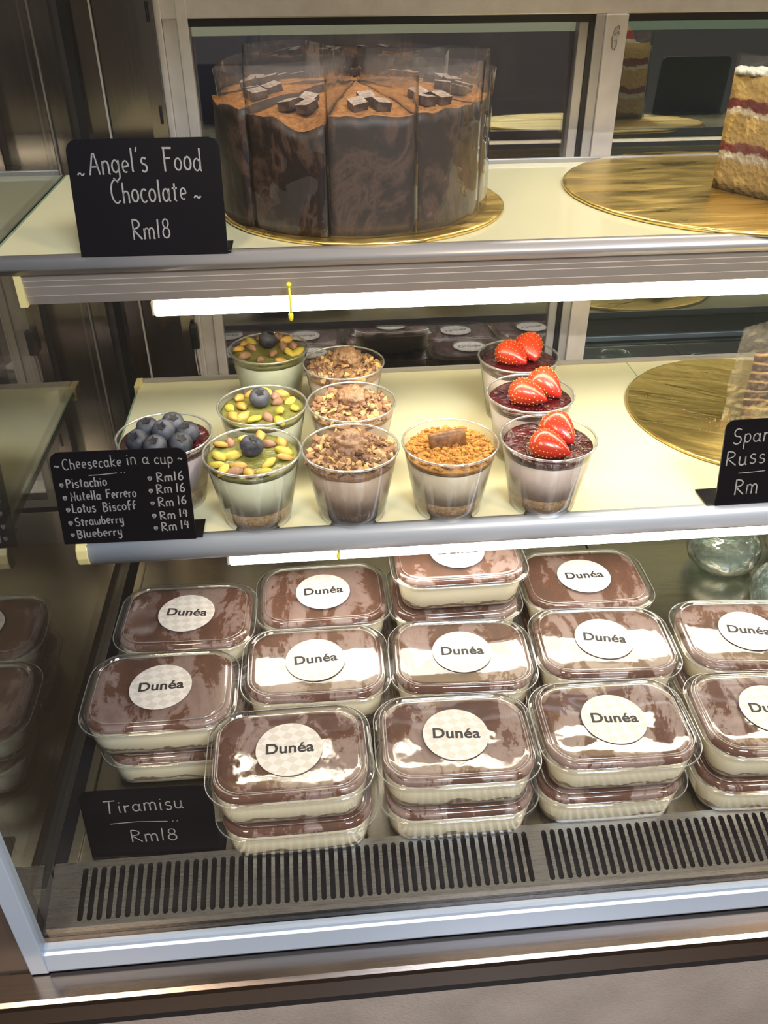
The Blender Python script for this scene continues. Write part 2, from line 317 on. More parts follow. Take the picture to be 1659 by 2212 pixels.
def blob(bm, loc, size, rot=None, sub=2, amp=0, freq=1, seed=0, mi=0):
    r = bmesh.ops.create_icosphere(bm, subdivisions=sub, radius=1); R = (rot or Matrix.Identity(3))
    s = Vector(size)
    for v in r['verts']:
        d = v.co.copy()
        k = 1+amp*mnoise.noise(d*freq+Vector((seed, seed*1.7, -seed))) if amp else 1
        v.co = R @ Vector((d.x*s.x*k, d.y*s.y*k, d.z*s.z*k))+Vector(loc)
    if mi:
        fs = {f for v in r['verts'] for f in v.link_faces}
        for f in fs: f.material_index = mi
def rrot(r): return Matrix.Rotation(r.uniform(0, 6.3), 3, 'Z') @ Matrix.Rotation(r.uniform(-1, 1), 3, 'X') @ Matrix.Rotation(r.uniform(-1, 1), 3, 'Y')
def dup(o, parent=None):
    c = o.copy(); COL.objects.link(c)
    if parent: c.parent = parent
    for ch in o.children: dup(ch, c)
    return c

# ------------------------------------------------------------------ room
def struct(name, bm, m):
    o = obj(name, bm, m); o['kind'] = 'structure'; o['label'] = {'floor': 'brown tiled shop floor', 'wall_back': 'dark brown wall behind the counter', 'wall_left': 'dark wall beyond the glass end of the case'}.get(name, name.replace('_', ' ')); o['category'] = name.split('_')[0]; return o
struct('floor', BX(-3, 3.5, -3.5, 2.3, -1.02, -1.0), m_floor)
struct('wall_back', BX(-3, 3.5, 2.2, 2.3, -1.0, 2.2), m_wall_dark)
struct('wall_left', BX(-2.1, -2.0, -.2, 2.2, -1.0, 2.2), m_wall_dark)

# ------------------------------------------------------------------ display case
XL, XR = -.316, .95
DZ = -.224           # deck level
case = thing('display_case', 'refrigerated glass display case of stainless steel and pale aluminium', 'display case', (0, 0, -1.0))
def part(name, bm, m, parent=case, smooth=False):
    bm.transform(Matrix.Translation((0, 0, 1.0))) if parent is case else None
    return obj(name, bm, m, parent, smooth)
bm = BX(-.292, XR, -.168, .42, DZ-.012, DZ, bev=.001); box(bm, -.300, -.292, -.168, .42, DZ-.012, DZ+.004)
part('deck', bm, m_deck)
for x in (.30, .72): part('deck_seam', BX(x-.0012, x+.0012, -.166, .42, DZ, DZ+.0006), m_black)
part('base_gasket', BX(XL+.0026, -.300, -.1655, .44, DZ-.012, DZ+.002), m_black)
bm = BX(XL-.04, XR, -.268, .47, -1.0, -.30, bev=.002); part('front_panel', bm, m_panel)
bm = prism([(-.245, -.2562), (-.268, -.2562), (-.2715, -.2580), (-.273, -.262), (-.273, -.285), (-.271, -.2872), (-.245, -.2872)], XL-.06, XR); part('front_ledge', bm, m_ledge, smooth=False)
part('ledge_gap', BX(XL-.05, XR, -.2695, -.25, -.3005, -.2875), m_black)
bm = prism([(-.2365, -.2272), (-.2425, -.2272), (-.2432, -.2300), (-.2455, -.2315), (-.2475, -.251), (-.246, -.2548), (-.2365, -.2548)], -.3055, XR); part('bottom_frame', bm, m_frame_blue)
bm = BX(-.3205, -.3055, -.2475, -.235, -.2548, .75, bev=.001); part('corner_frame', bm, m_frame_blue)
bm = BX(-.46, -.3205, -.243, -.20, -.256, .75); part('corner_column', bm, pbr('brown_column_steel', (.085, .064, .052), .5, .3))
part('front_glass', BX(-.3055, XR, -.2415, -.2375, -.2235, .75), m_glass)
part('end_glass', BX(XL-.005, XL, -.236, .470, DZ-.004, .75), m_end_glass)
part('frame_gasket', BX(XL+.0005, XR, -.2370, -.2335, -.262, -.2360), m_black)
part('duct', BX(XL+.001, XR, -.233, -.172, -.30, -.262), m_cavity)
part('top_panel', BX(XL, XR, -.24, .47, .75, .77), m_alu_white)
part('canopy_light', BX(-.25, XR, .385, .425, .690, .710, bev=.003), m_tube)
part('duct_back', BX(XL+.001, XR, -.1722, -.1692, -.30, -.2262), m_cavity)
# rear wall, posts and sliding doors
YD = .45
part('corner_gasket', BX(XL, XL+.010, .465, .482, DZ, .75), m_black)
bm = BX(XL+.010, -.2835, .477, .485, DZ, .75); part('rear_panel', bm, m_dark_steel)
bm = BX(-.2795, -.2255, .475, .483, DZ, .75); part('rear_panel', bm, m_dark_steel)
bm = BX(-.2835, -.2812, .472, .485, DZ, .75); part('panel_seam', bm, m_alu_white)
bm = BX(-.2812, -.2795, .475, .485, DZ, .75); part('seam_gasket', bm, m_black)
bm = BX(-.2275, -.2105, .443, .449, DZ, .75); part('shelf_upright', bm, m_dark_steel)
for z in (-.12, -.045, .085, .19, .297, .40): part('upright_slot', BX(-.2175, -.2140, .4422, .4432, z-.010, z+.010, bev=.0012), m_black)
bm = bmesh.new(); box(bm, -.2105, -.2030, YD, YD+.03, DZ, .75, .001); box(bm, -.2030, -.1865, YD+.003, YD+.03, DZ, .75, .001); box(bm, -.1865, -.1745, YD, YD+.03, DZ, .75, .001)
part('door_post', bm, m_alu_white)
bm = bmesh.new(); box(bm, -.2105, XR, YD+.001, YD+.025, .392, .50, .0015); part('door_header', bm, m_alu_white)
part('header_gap', BX(-.1745, XR, YD+.006, YD+.028, .3840, .392), m_black)
part('reflection_strip', BX(-.20, XR, YD+.08, YD+.09, .3685, .3795, bev=.002), m_strip)  # added glowing bar, imitates the canopy tube mirrored in the door glass
def tilt(bm, y, z):      # the sliding doors lean back a little at the top
    bm.transform(Matrix.Translation((0, y, z)) @ Matrix.Rotation(math.radians(-2.6), 4, 'X') @ Matrix.Translation((0, -y, -z))); return bm
part('sliding_door', tilt(BX(-.1745, .290, YD+.013, YD+.017, DZ+.003, .3855), YD+.015, .10), m_door_glass)
part('door_stile', BX(.2705, .2820, YD+.006, YD+.022, DZ, .3840, bev=.001), m_rail_up)
part('stile_gasket', BX(.2820, .2880, YD+.004, YD+.022, DZ, .3840), m_black)
part('door_stile', BX(.2880, .2995, YD+.001, YD+.026, DZ, .392, bev=.001), m_rail_up)
part('door_mullion', BX(.2995, .3250, YD-.003, YD+.009, DZ, .392, bev=.001), m_alu_white)
part('sliding_door', tilt(BX(.3250, XR, YD+.010, YD+.014, DZ+.003, .3855), YD+.012, .10), m_door_glass2)
bm = BX(-.2105, XR, YD+.001, YD+.03, DZ-.012, DZ+.018, bev=.001); part('door_sill', bm, m_alu_white)
# scribble on the mullion
bm = bmesh.new(); S = [(.004, .012), (.002, .016), (-.003, .012), (-.006, .002), (-.004, -.010), (-.001, -.012), (.002, -.006), (.001, 0), (-.002, -.002)]
tube(bm, [(.3125+x*.8, YD-.0034, .3665+z*.9) for x, z in S], .0004, 4); tube(bm, [(.309, YD-.0034, .3710), (.3135, YD-.0034, .3735), (.316, YD-.0034, .3715), (.3145, YD-.0034, .375)], .0004, 4)
part('pen_scribble', bm, m_black)
# clip on the upright
cl = tag(obj('shelf_clip', BX(-.2165, -.2055, .430, .4420, .012, .046, bev=.003), m_black), 'black plastic clip on the upright at the rear left, above the middle shelf', 'clip')
bm = bmesh.new(); tube(bm, [(-.210, .436, .012), (-.2095, .438, -.006), (-.209, .4395, -.028)], .0016, 6); tube(bm, [(-.213, .436, .012), (-.2135, .438, -.006), (-.2125, .4395, -.028)], .0010, 6); obj('wire', bm, m_alu_white, cl)

# ------------------------------------------------------------------ shelves
def shelf(name, label, z, y0, y1, x0, rail_z0, channel, tube_y, tube_z, tube_x0, m_rail, tie_x, m_tb, xch):
    t = thing(name, label, 'shelf', (0, 0, z))
    obj('shelf_panel', BX(x0+.001, XR, y0+.006, y1-.004, -.008, 0, bev=.001), m_shelf, t)
    obj('panel_edge', BX(x0-.0006, x0+.001, y0+.006, y1-.004, -.008, 0), m_shelf_edge, t)
    rz = rail_z0
    prof = [(y0+.012, .001), (y0+.006, .0014), (y0+.002, 0), (y0-.001, -.004), (y0-.0025, rz*.5), (y0-.001, rz+.004), (y0+.002, rz), (y0+.012, rz)]
    obj('front_rail', prism(prof, x0, XR), m_rail, t, True)
    obj('rear_lip', BX(x0+.004, XR, y1-.004, y1, -.005, .005, bev=.001), m_rail_up, t)
    xc = x0-.009
    capm = prism([(p[0]-.0006 if p[0] < y0 else p[0]+.0006, p[1]+(.0006 if p[1] > rz*.5 else -.0006)) for p in prof], xc, x0+.002)
    if channel:
        cp = [(y0+.010, rz), (y0+.004, rz), (y0+.0055, rz-.006), (y0+.0048, rz-.0064), (y0+.0062, rz-.011), (y0+.0055, rz-.0114), (y0+.0072, rz-.019), (y0+.0066, rz-.0194), (y0+.009, rz-.027), (y0+.030, rz-.027), (y0+.030, rz)]
        obj('light_channel', prism(cp, xch, XR), m_channel, t)
        obj('end_cap', prism([(y0+.003, rz-.0005), (y0+.0035, rz-.0275), (y0+.03, rz-.0275), (y0+.03, rz-.0005)], xch-.006, xch), m_cap, t)
    else:
        c = obj('end_cap', capm, m_cap, t); 
        bv = c.modifiers.new('b', 'BEVEL'); bv.width = .0012; bv.segments = 2
        bm = BX(x0-.004, x0+.004, y1-.022, y1+.003, -.012, .004, bev=.001); obj('rear_clip', bm, m_cap, t)
    tb = obj('light_tube', BX(tube_x0, XR, tube_y, tube_y+.034, tube_z-.013, tube_z, bev=.002), m_tb, t)
    if channel: obj('tube_glare_screen', BX(tube_x0, XR, tube_y+.0345, tube_y+.0360, tube_z-.0075, tube_z+.012), m_channel, t)  # added plate, blocks the tube's glare from the rear door glass
    obj('tube_end', BX(tube_x0-.0025, tube_x0, tube_y+.001, tube_y+.033, tube_z-.012, tube_z), m_white_choc, t)
    bm = bmesh.new(); tx, ty, zt, zb = tie_x
    tube(bm, [(tx, ty, zt), (tx+.0005, ty-.001, (zt+zb)/2), (tx, ty, zb)], .0010, 6); blob(bm, (tx, ty, zt), (.0024,)*3); blob(bm, (tx, ty, zb+.003), (.0022, .0018, .0045))
    obj('cable_tie', bm, m_tie, t, True)
    return t
TZ = .252
shelf('display_shelf', 'upper cream glass shelf carrying the whole chocolate cake', TZ, .054, .362, -.3145, -.0125, True, .098, -.0545, -.1955, m_rail_up, (-.0735, .0490, -.0255, -.056), m_tube, -.2905)
shelf('display_shelf', 'middle cream glass shelf carrying the dessert cups', 0.0, .009, .364, -.2765, -.0225, False, .040, -.0425, -.1505, m_alu, (-.0425, .0200, -.024, -.0385), m_tube_low, 0)
bm = bmesh.new(); s2 = obj('pane_joint', BX(.3530, .3540, .300, .358, .0001, .0004), m_shelf_edge, bpy.data.objects['display_shelf.001'])

# ------------------------------------------------------------------ air grille
def grille():
    bm = bmesh.new(); k = 6; wz = .0024; ya, yb = -.1715, -.2145
    def zz(y): return DZ+.0006+(y+.168)*.287
    def v(x, y): return bm.verts.new((x, y, zz(y)))
    Y0, Y1 = -.166, -.2225; pitch = .0081
    def solid(x0, x1): 
        a = [v(x0, Y0), v(x1, Y0), v(x1, Y1), v(x0, Y1)]; bm.faces.new(a[::-1])
    def cell(xc):
        x0, x1 = xc-pitch/2, xc+pitch/2
        inner = []; outer = []
        for i in range(k+1):
            a = PI-PI*i/k; inner.append((xc+wz*math.cos(a), ya-wz+wz*math.sin(a))); outer.append((x0+pitch*i/k, Y0))
        for i in range(k+1):
            a = -PI*i/k; inner.append((xc+wz*math.cos(a), yb+wz+wz*math.sin(a))); outer.append((x1-pitch*i/k, Y1))
        A = [v(*p) for p in inner]; B = [v(*p) for p in outer]; n = len(A)
        for i in range(n):
            f = bm.faces.new((A[i], B[i], B[(i+1) % n], A[(i+1) % n]))
    x = -.2835
    solid(-.3115, x-pitch/2)
    for i in range(50): cell(x); x += pitch
    xe = x-pitch/2; solid(xe, xe+.0105); x = xe+.0105+pitch/2
    while x < XR-.02: cell(x); x += pitch
    solid(x-pitch/2, XR)
    # front lip turned down and rear edge
    a = [v(-.3115, Y1), v(XR, Y1)]; b = [bm.verts.new((-.3115, Y1-.002, zz(Y1)-.0045)), bm.verts.new((XR, Y1-.002, zz(Y1)-.0045))]; bm.faces.new((a[0], a[1], b[1], b[0]))
    bmesh.ops.remove_doubles(bm, verts=bm.verts, dist=1e-6); bmesh.ops.recalc_face_normals(bm, faces=bm.faces)
    o = obj('air_grille', bm, m_grille); s = o.modifiers.new('s', 'SOLIDIFY'); s.thickness = .0012; s.offset = -1
    return tag(o, 'long slotted stainless air grille sloping along the front of the case', 'grille')
grille()

# ------------------------------------------------------------------ chalk lettering (single-stroke handwriting)
def arc(cx, cy, rx, ry, a0, a1, n=9): return [(cx+rx*math.cos(math.radians(a0+(a1-a0)*i/n)), cy+ry*math.sin(math.radians(a0+(a1-a0)*i/n))) for i in range(n+1)]
def ccw(cx, cy, r, ry): return arc(cx, cy, r, ry, 60, 420, 12)
G = {}
G['A'] = (.62, [[(0, 0), (.26, 1), (.34, 1), (.58, 0)], [(.1, .38), (.52, .38)]])
G['n'] = (.46, [[(.05, .6), (.05, 0)], [(.05, .35)]+arc(.22, .40, .17, .2, 160, 0, 6)+[(.39, .05), (.46, 0)]])
G['g'] = (.48, [ccw(.22, .3, .19, .28), [(.41, .58), (.42, 0)]+arc(.22, -.15, .2, .2, 0, -160, 7)])
G['e'] = (.44, [[(.05, .3), (.38, .34)]+arc(.22, .32, .17, .27, 5, 300, 10)])
G['l'] = (.2, [[(.08, 1), (.08, .02), (.14, 0)]])
G["'"] = (.16, [[(.1, 1.12), (.05, .9)]])
G['s'] = (.40, [arc(.2, .45, .14, .14, 30, 250, 7)+arc(.2, .15, .15, .16, 90, -150, 8)])
G['F'] = (.56, [[(.1, 1), (.1, 0)], [(.02, 1), (.55, .98)], [(.1, .55), (.44, .56)]])
G['o'] = (.46, [ccw(.22, .29, .19, .28)])
G['d'] = (.5, [ccw(.2, .28, .18, .27), [(.4, 1), (.4, .03), (.47, 0)]])
G['C'] = (.6, [arc(.34, .48, .3, .5, 50, 310, 12)])
G['h'] = (.46, [[(.06, 1), (.06, 0)], [(.06, .34)]+arc(.22, .38, .17, .2, 160, 0, 6)+[(.39, 0)]])
G['c'] = (.4, [arc(.22, .29, .19, .29, 45, 315, 9)])
G['a'] = (.5, [ccw(.2, .28, .18, .27), [(.39, .56), (.39, .05), (.48, 0)]])
G['t'] = (.36, [[(.16, .85), (.15, .05), (.26, 0)], [(0, .6), (.32, .62)]])
G['R'] = (.6, [[(.06, 1), (.06, 0)], [(.06, .98)]+arc(.12, .76, .34, .23, 90, -90, 8)+[(.06, .52), (.56, 0)]])
G['m'] = (.70, [[(.04, .6), (.04, 0)], [(.04, .4)]+arc(.19, .42, .14, .18, 160, 0, 5)+[(.33, 0)], [(.33, .4)]+arc(.48, .42, .14, .18, 160, 0, 5)+[(.62, 0), (.68, .02)]])
G['M'] = (.78, [[(.04, 0), (.08, .9), (.36, .3), (.64, .9), (.68, 0)]])
G['1'] = (.26, [[(.12, 1), (.10, 0)]])
G['8'] = (.5, [arc(.24, .74, .17, .22, 20, 380, 10), arc(.24, .26, .21, .26, 90, 450, 10)])
G['6'] = (.5, [[(.40, 1)]+arc(.44, .3, .38, .62, 120, 190, 5)+arc(.25, .26, .19, .25, 190, 510, 10)])
G['4'] = (.5, [[(.18, .95), (.06, .42), (.48, .44)], [(.36, .8), (.33, 0)]])
G['k'] = (.48, [[(.06, 1), (.06, 0)], [(.42, .62), (.08, .28), (.46, 0)]])
G['i'] = (.2, [[(.08, .58), (.08, .03), (.14, 0)], [(.06, .82), (.14, .84)]])
G['u'] = (.48, [[(.05, .58)]+arc(.2, .2, .16, .2, 180, 350, 7)+[(.37, .58), (.38, .05), (.46, 0)]])
G['p'] = (.46, [[(.06, .58), (.04, -.4)], [(.06, .45)]+arc(.22, .3, .18, .27, 140, -150, 9)])
G['P'] = (.52, [[(.06, .95), (.06, 0)], [(.03, .95)]+arc(.14, .72, .32, .23, 90, -90, 8)+[(.06, .48)]])
G['N'] = (.6, [[(.06, 0), (.06, .95), (.48, .02), (.5, 1)]])
G['r'] = (.36, [[(.06, .58), (.06, 0)], [(.06, .34), (.14, .52), (.32, .54)]])
G['L'] = (.46, [[(.08, 1), (.06, .04), (.44, .02)]])
G['B'] = (.54, [[(.06, 1), (.06, 0)], [(.06, .98)]+arc(.14, .76, .28, .22, 90, -90, 7)+[(.08, .53)]+arc(.14, .26, .34, .26, 90, -90, 8)+[(.06, 0)]])
G['f'] = (.40, [arc(.26, .78, .13, .2, 50, 180, 6)+[(.13, -.02)], [(0, .5), (.34, .52)]])
G['S'] = (.56, [arc(.28, .72, .22, .25, 40, 260, 8)+arc(.26, .24, .24, .25, 80, -150, 9)])
G['w'] = (.66, [[(.02, .58)]+arc(.17, .18, .13, .18, 180, 350, 6)+[(.31, .5)]+arc(.45, .18, .13, .18, 190, 350, 6)+[(.58, .6)]])
G['b'] = (.46, [[(.06, 1), (.06, .05)], arc(.22, .27, .18, .26, 150, -160, 10)])
G['y'] = (.48, [[(.05, .58)]+arc(.2, .25, .15, .2, 190, 340, 6)+[(.38, .58), (.36, -.1)]+arc(.2, -.18, .16, .2, 0, -150, 6)])
G['T'] = (.6, [[(0, .97), (.62, .99)], [(.30, .97), (.24, 0)]])
G['~'] = (.5, [[(.04, .28), (.12, .38), (.2, .38), (.28, .28), (.36, .26), (.44, .38)]])
G['v'] = (.5, [[(.24, .02), (.06, .3), (.1, .48), (.2, .48), (.26, .36), (.33, .48), (.42, .46), (.44, .3), (.24, .02)], [(.24, .1), (.16, .36), (.24, .2), (.34, .4), (.24, .1)]])  # small heart
G[' '] = (.34, [])
def write(bm, text, x, y, h, width=None, slope=0, r=.0006, sp=.10, seed=1):
    rr = random.Random(seed); tot = sum(G[c][0]+sp for c in text)-sp; sx = h if width is None else width/tot; cx = x
    for c in text:
        wd, strokes = G[c]; jy = rr.uniform(-.04, .04)*h; k = rr.uniform(.93, 1.07)
        for s in strokes:
            pts = [(cx+px*sx, y+jy+py*h*k+slope*(cx+px*sx-x), 0) for px, py in s]
            if len(pts) > 1: ribbon(bm, pts, r*rr.uniform(.85, 1.15))
        cx += (wd+sp)*sx
def ribbon(bm, pts, r):
    P = [Vector((p[0], p[1])) for p in pts]; l = []
    for i, p in enumerate(P):
        d = P[min(i+1, len(P)-1)]-P[max(i-1, 0)]
        if d.length < 1e-9: d = Vector((1, 0))
        d.normalize(); nn = Vector((-d.y, d.x))*r
        l.append((bm.verts.new((p.x+nn.x, p.y+nn.y, .0003)), bm.verts.new((p.x-nn.x, p.y-nn.y, .0003))))
    for (a, b), (c, d) in zip(l, l[1:]): bm.faces.new((a, b, d, c))
def card(label, loc, yaw, lean, wd, ht, texts, lines=(), foot=(0, 0), group='black price cards'):
    t = thing('price_card', label, 'price card', loc, yaw, group)
    rc = .009; n = 6; pts = [(0, 0), (wd, 0)]
    pts += [(wd-rc+rc*math.cos(a), ht-rc+rc*math.sin(a)) for a in [PI/2*i/n for i in range(n+1)]]
    pts += [(rc-rc*math.sin(a), ht-rc+rc*math.cos(a)) for a in [PI/2*i/n for i in range(n+1)]]
    th = .0016
    Mx = Matrix.Rotation(PI/2-lean, 4, 'X')
    bm = bmesh.new(); A = [bm.verts.new((p[0], p[1], 0)) for p in pts]; B = [bm.verts.new((p[0], p[1], -th)) for p in pts]
    bm.faces.new(A); bm.faces.new(B[::-1])
    for i in range(len(A)): bm.faces.new((A[i], B[i], B[(i+1) % len(A)], A[(i+1) % len(A)]))
    bm.transform(Mx); obj('board', bm, m_card, t)
    obj('foot', BX(foot[0], wd+foot[1], .001, .030, .0002, .0016, bev=.0006), m_card, t)
    if not texts: return t
    bm = bmesh.new()
    for i, a in enumerate(texts): write(bm, *a[:4], width=a[4] if len(a) > 4 else None, slope=a[5] if len(a) > 5 else 0, r=a[6] if len(a) > 6 else .00062, seed=i+3)
    for l in lines: ribbon(bm, [(p[0], p[1]) for p in l], .0004)
    bm.transform(Mx); obj('lettering', bm, m_chalk, t)
    return t
card('black card handwritten with angel food chocolate, on the upper shelf beside the whole cake', (-.2385, .056, TZ+.001), -.014, .20, .1175, .087,
     [('~', .006, .058, .013), ("Angel's", .016, .0615, .0165, .045, .03), ('Food', .073, .0625, .0165, .030, .02), ('Chocolate', .030, .0400, .0165, .059, .02), ('~', .094, .0395, .013), ('Rm18', .043, .0125, .0145, .030, .03)], foot=(.004, .0025))
card('black card handwritten with a list of cheesecake in a cup flavours and prices, middle shelf', (-.2948, .0125, .0015), -.017, .18, .1205, .0895,
     [('~', .003, .0735, .010), ('Cheesecake', .0105, .0735, .0105, .052, .02, .0005), ('in', .067, .0755, .0105, .0085, 0, .0005), ('a', .081, .0755, .0105, .006, 0, .0005), ('cup', .0915, .0755, .0105, .0165, 0, .0005), ('~', .112, .0765, .009),
      ('v', .005, .0565, .0075), ('Pistachio', .011, .0555, .0088, .036, .03, .0006), ('v', .0835, .0595, .0075), ('Rm16', .0915, .0580, .0085, .024, .06, .0006),
      ('v', .006, .0440, .0075), ('Nutella', .013, .0430, .0088, .027, .03, .0006), ('Ferrero', .0445, .0440, .0088, .027, .02, .0006), ('v', .0830, .0475, .0075), ('Rm', .0900, .0465, .0085, .014, .03, .0006), ('16', .1075, .0475, .0085, .008, .03, .0006),
      ('v', .007, .0320, .0075), ('Lotus', .0125, .0310, .0088, .021, .03, .0006), ('Biscoff', .040, .0315, .0088, .030, .03, .0006), ('v', .0830, .0350, .0075), ('Rm', .0900, .0335, .0085, .014, .03, .0006), ('16', .1075, .0350, .0085, .008, .03, .0006),
      ('v', .007, .0190, .0075), ('Strawberry', .013, .0180, .0086, .044, .03, .0006), ('v', .0830, .0225, .0075), ('Rm', .0900, .0210, .0085, .014, .03, .0006), ('14', .1075, .0225, .0085, .008, .03, .0006),
      ('v', .007, .0070, .0075), ('Blueberry', .013, .0060, .0086, .041, .03, .0006), ('v', .0830, .0105, .0075), ('Rm', .0900, .0090, .0085, .014, .03, .0006), ('14', .1075, .0105, .0085, .008, .03, .0006)],
     lines=[[(.032, .0670), (.042, .0672), (.057, .0683)], [(.0605, .0684), (.0615, .0686)], [(.0635, .0685), (.0645, .0687)]], foot=(.006, .006))
card('dark grey card handwritten with tiramisu and its price, behind the grille at lower left', (-.2795, -.1630, DZ+.0008), -.018, .11, .1137, .0805,
     [('Tiramisu', .020, .0545, .0150, .068, .02, .00055), ('Rm18', .0375, .0185, .0155, .041, -.02, .00055)], lines=[[(.022, .0420), (.045, .0428), (.072, .0410)], [(.076, .0408), (.0772, .0408)], [(.080, .0407), (.0812, .0407)]], foot=(.002, .005))
card('black card cut off by the picture edge, on the middle shelf before the gold board', (.3280, .0160, .0012), .02, .18, .118, .0875,
     [('Spar', .0085, .0640, .0155, .036, .02), ('Russ', .0045, .0420, .0155, .040, .02), ('Rm', .0175, .0105, .0155, .024, .02)], lines=[[(.019, .0335), (.032, .0338), (.046, .0345)]], foot=(-.008, -.012))

card('black card mirrored in the right rear door, past the vanilla slice', (.535, .058, TZ+.001), 0, .2, .1175, .087, [])

# ------------------------------------------------------------------ gold boards
def board(label, x, y, z, R, rz):
    bm = lathe([(R-.0012, .0002), (R, .0012), (R, .0030), (R-.0008, .0038), (R-.004, .0040), (R*.5, .0041)], 96, True, True)
    for v in bm.verts:
        a = math.atan2(v.co.y, v.co.x); rr = math.hypot(v.co.x, v.co.y)
        if rr > R*.98: v.co.z += .00025*math.sin(a*31)*(1 if v.co.z > .001 else 0)
    o = obj('cake_board', bm, m_gold, None, True, (x, y, z), (0, 0, rz)); return tag(o, label, 'cake board', 'gold cake boards')
board('gold round cake board under the whole chocolate cake', -.001, .1950, TZ, .1350, .2)
board('large gold round cake board under the vanilla slice on the upper shelf', .3745, .2150, TZ, .1685, .05)
board('gold round cake board smeared with chocolate crumbs on the middle shelf', .4550, .2070, 0, .1460, -.5)
bm = bmesh.new(); rr = random.Random(3)
for i in range(60):
    a = rr.uniform(-.6, .6); blob(bm, (.400+.03*rr.random()+.012*math.sin(i), .165+rr.uniform(-.02, .025), .0045), (rr.uniform(.0004, .0013),)*3, sub=1)
for i in range(16): blob(bm, (.36+rr.uniform(0, .05), .12+rr.uniform(-.01, .09), .0045), (rr.uniform(.0003, .0009),)*3, sub=1)
blob(bm, (.372, .2105, .0052), (.0018, .0013, .0012), sub=1)
tag(obj('cake_crumbs', bm, m_cr_a, None), 'dark cake crumbs scattered on the gold board of the middle shelf', 'crumbs', kind='stuff')

# ------------------------------------------------------------------ cake slices
def wedge_pts(a0, a1, R, n, tip=0.0):
    pts = [(tip*math.cos((a0+a1)/2), tip*math.sin((a0+a1)/2))]; return pts+[(R*math.cos(a0+(a1-a0)*i/n), R*math.sin(a0+(a1-a0)*i/n)) for i in range(n+1)]
def wedge(a, R, h, seed, top_amp=.003, side_m=0, top_m=1, gap=.0007, dome=.012):
    """solid wedge centred on +x with a half-angle a; the top is a fine grid that rises to the tip"""
    bm = bmesh.new(); nr, na = 14, 14; g = [[None]*(na+1) for _ in range(nr+1)]; rs = random.Random(seed)
    for i in range(nr+1):
        for j in range(na+1):
            r = .0012+(R-.0012)*i/nr; th = -a+2*a*j/na
            r_ = r-(gap/math.sin(a) if i == 0 else 0)*0
            x, y = r*math.cos(th), r*math.sin(th)
            x += gap/math.sin(a)*.6
            z = h+dome*(1-(r/R)**1.6)+top_amp*mnoise.noise(Vector((x*45+seed*3.1, y*45, seed)))
            if i >= nr-1: z += top_amp*.9*mnoise.noise(Vector((th*9, seed*2.3, 1)))+(.0012 if i == nr else 0)
            g[i][j] = bm.verts.new((x, y, z))
    for i in range(nr):
        for j in range(na):
            f = bm.faces.new((g[i][j], g[i+1][j], g[i+1][j+1], g[i][j+1])); f.material_index = top_m; f.smooth = True
    rim = [g[i][0] for i in range(nr+1)]+[g[nr][j] for j in range(1, na+1)]+[g[i][na] for i in range(nr-1, -1, -1)]+[g[0][j] for j in range(na-1, 0, -1)]
    nz = 10; prev = rim; cx = R*.5
    for k in range(1, nz+1):
        cur = []
        for v in rim:
            t = k/nz; co = Vector((v.co.x, v.co.y, v.co.z*(1-t)))
            d = Vector((co.x-cx, co.y, 0)); d = d.normalized() if d.length > 1e-6 else d
            co += d*(.0012*mnoise.noise(Vector((co.x*60, co.y*60, co.z*40+seed)))) if k < nz else Vector()
            cur.append(bm.verts.new(co))
        for i in range(len(rim)): 
            f = bm.faces.new((prev[i], prev[(i+1) % len(rim)], cur[(i+1) % len(rim)], cur[i])); f.material_index = side_m; f.smooth = True
        prev = cur
    bm.faces.new(prev); bmesh.ops.recalc_face_normals(bm, faces=bm.faces); return bm
def film(a, R, z1, seed, tip=.010, wav=.0012, split=True):
    """one clear sheet folded round a slice: cut face, outer curve, cut face"""
    path = []; n1, n2 = 12, 14; rs = random.Random(seed)
    for i in range(n1): r = tip+(R-tip)*i/n1; path.append((r*math.cos(-a), r*math.sin(-a)))
    for j in range(n2+1): th = -a+2*a*j/n2; path.append((R*math.cos(th), R*math.sin(th)))
    for i in range(n1-1, -1, -1): r = tip+(R-tip)*i/n1; path.append((r*math.cos(a), r*math.sin(a)))
    bm = bmesh.new(); nz = 10; prev = None; tilt = rs.uniform(-.006, .006)
    for k in range(nz+1):
        z = .0006+(z1+0)*k/nz; cur = []
        for q, (x, y) in enumerate(path):
            w_ = wav*mnoise.noise(Vector((x*38+seed*5, y*38, z*30)))
            out = (1 if q >= n1 and q <= n1+n2 else 0); flare = .005*max(0, (k/nz-.75)/.25)**1.5*mnoise.noise(Vector((q*.22, seed*1.3, 0)))
            rr_ = math.hypot(x, y) or 1; ux, uy = x/rr_, y/rr_
            zz = z+(k/nz)*tilt*(q/len(path)-.5)*2
            cur.append(bm.verts.new((x+ux*(w_+flare+.0008), y+uy*(w_+flare)+(0 if out else flare*.25), zz)))
        if prev:
            for i in range(len(path)-1): 
                f = bm.faces.new((prev[i], prev[i+1], cur[i+1], cur[i])); f.smooth = True
        prev = cur
    return bm
CX, CY, CR = -.006, .195, .1195
where = ['behind the one at far left of the cake', 'at the front left of the cake with three chocolate squares seen edge on', 'at the front of the cake facing the camera', 'at the front right of the cake with a pale smear inside the film', 'at the right side of the cake seen edge on']
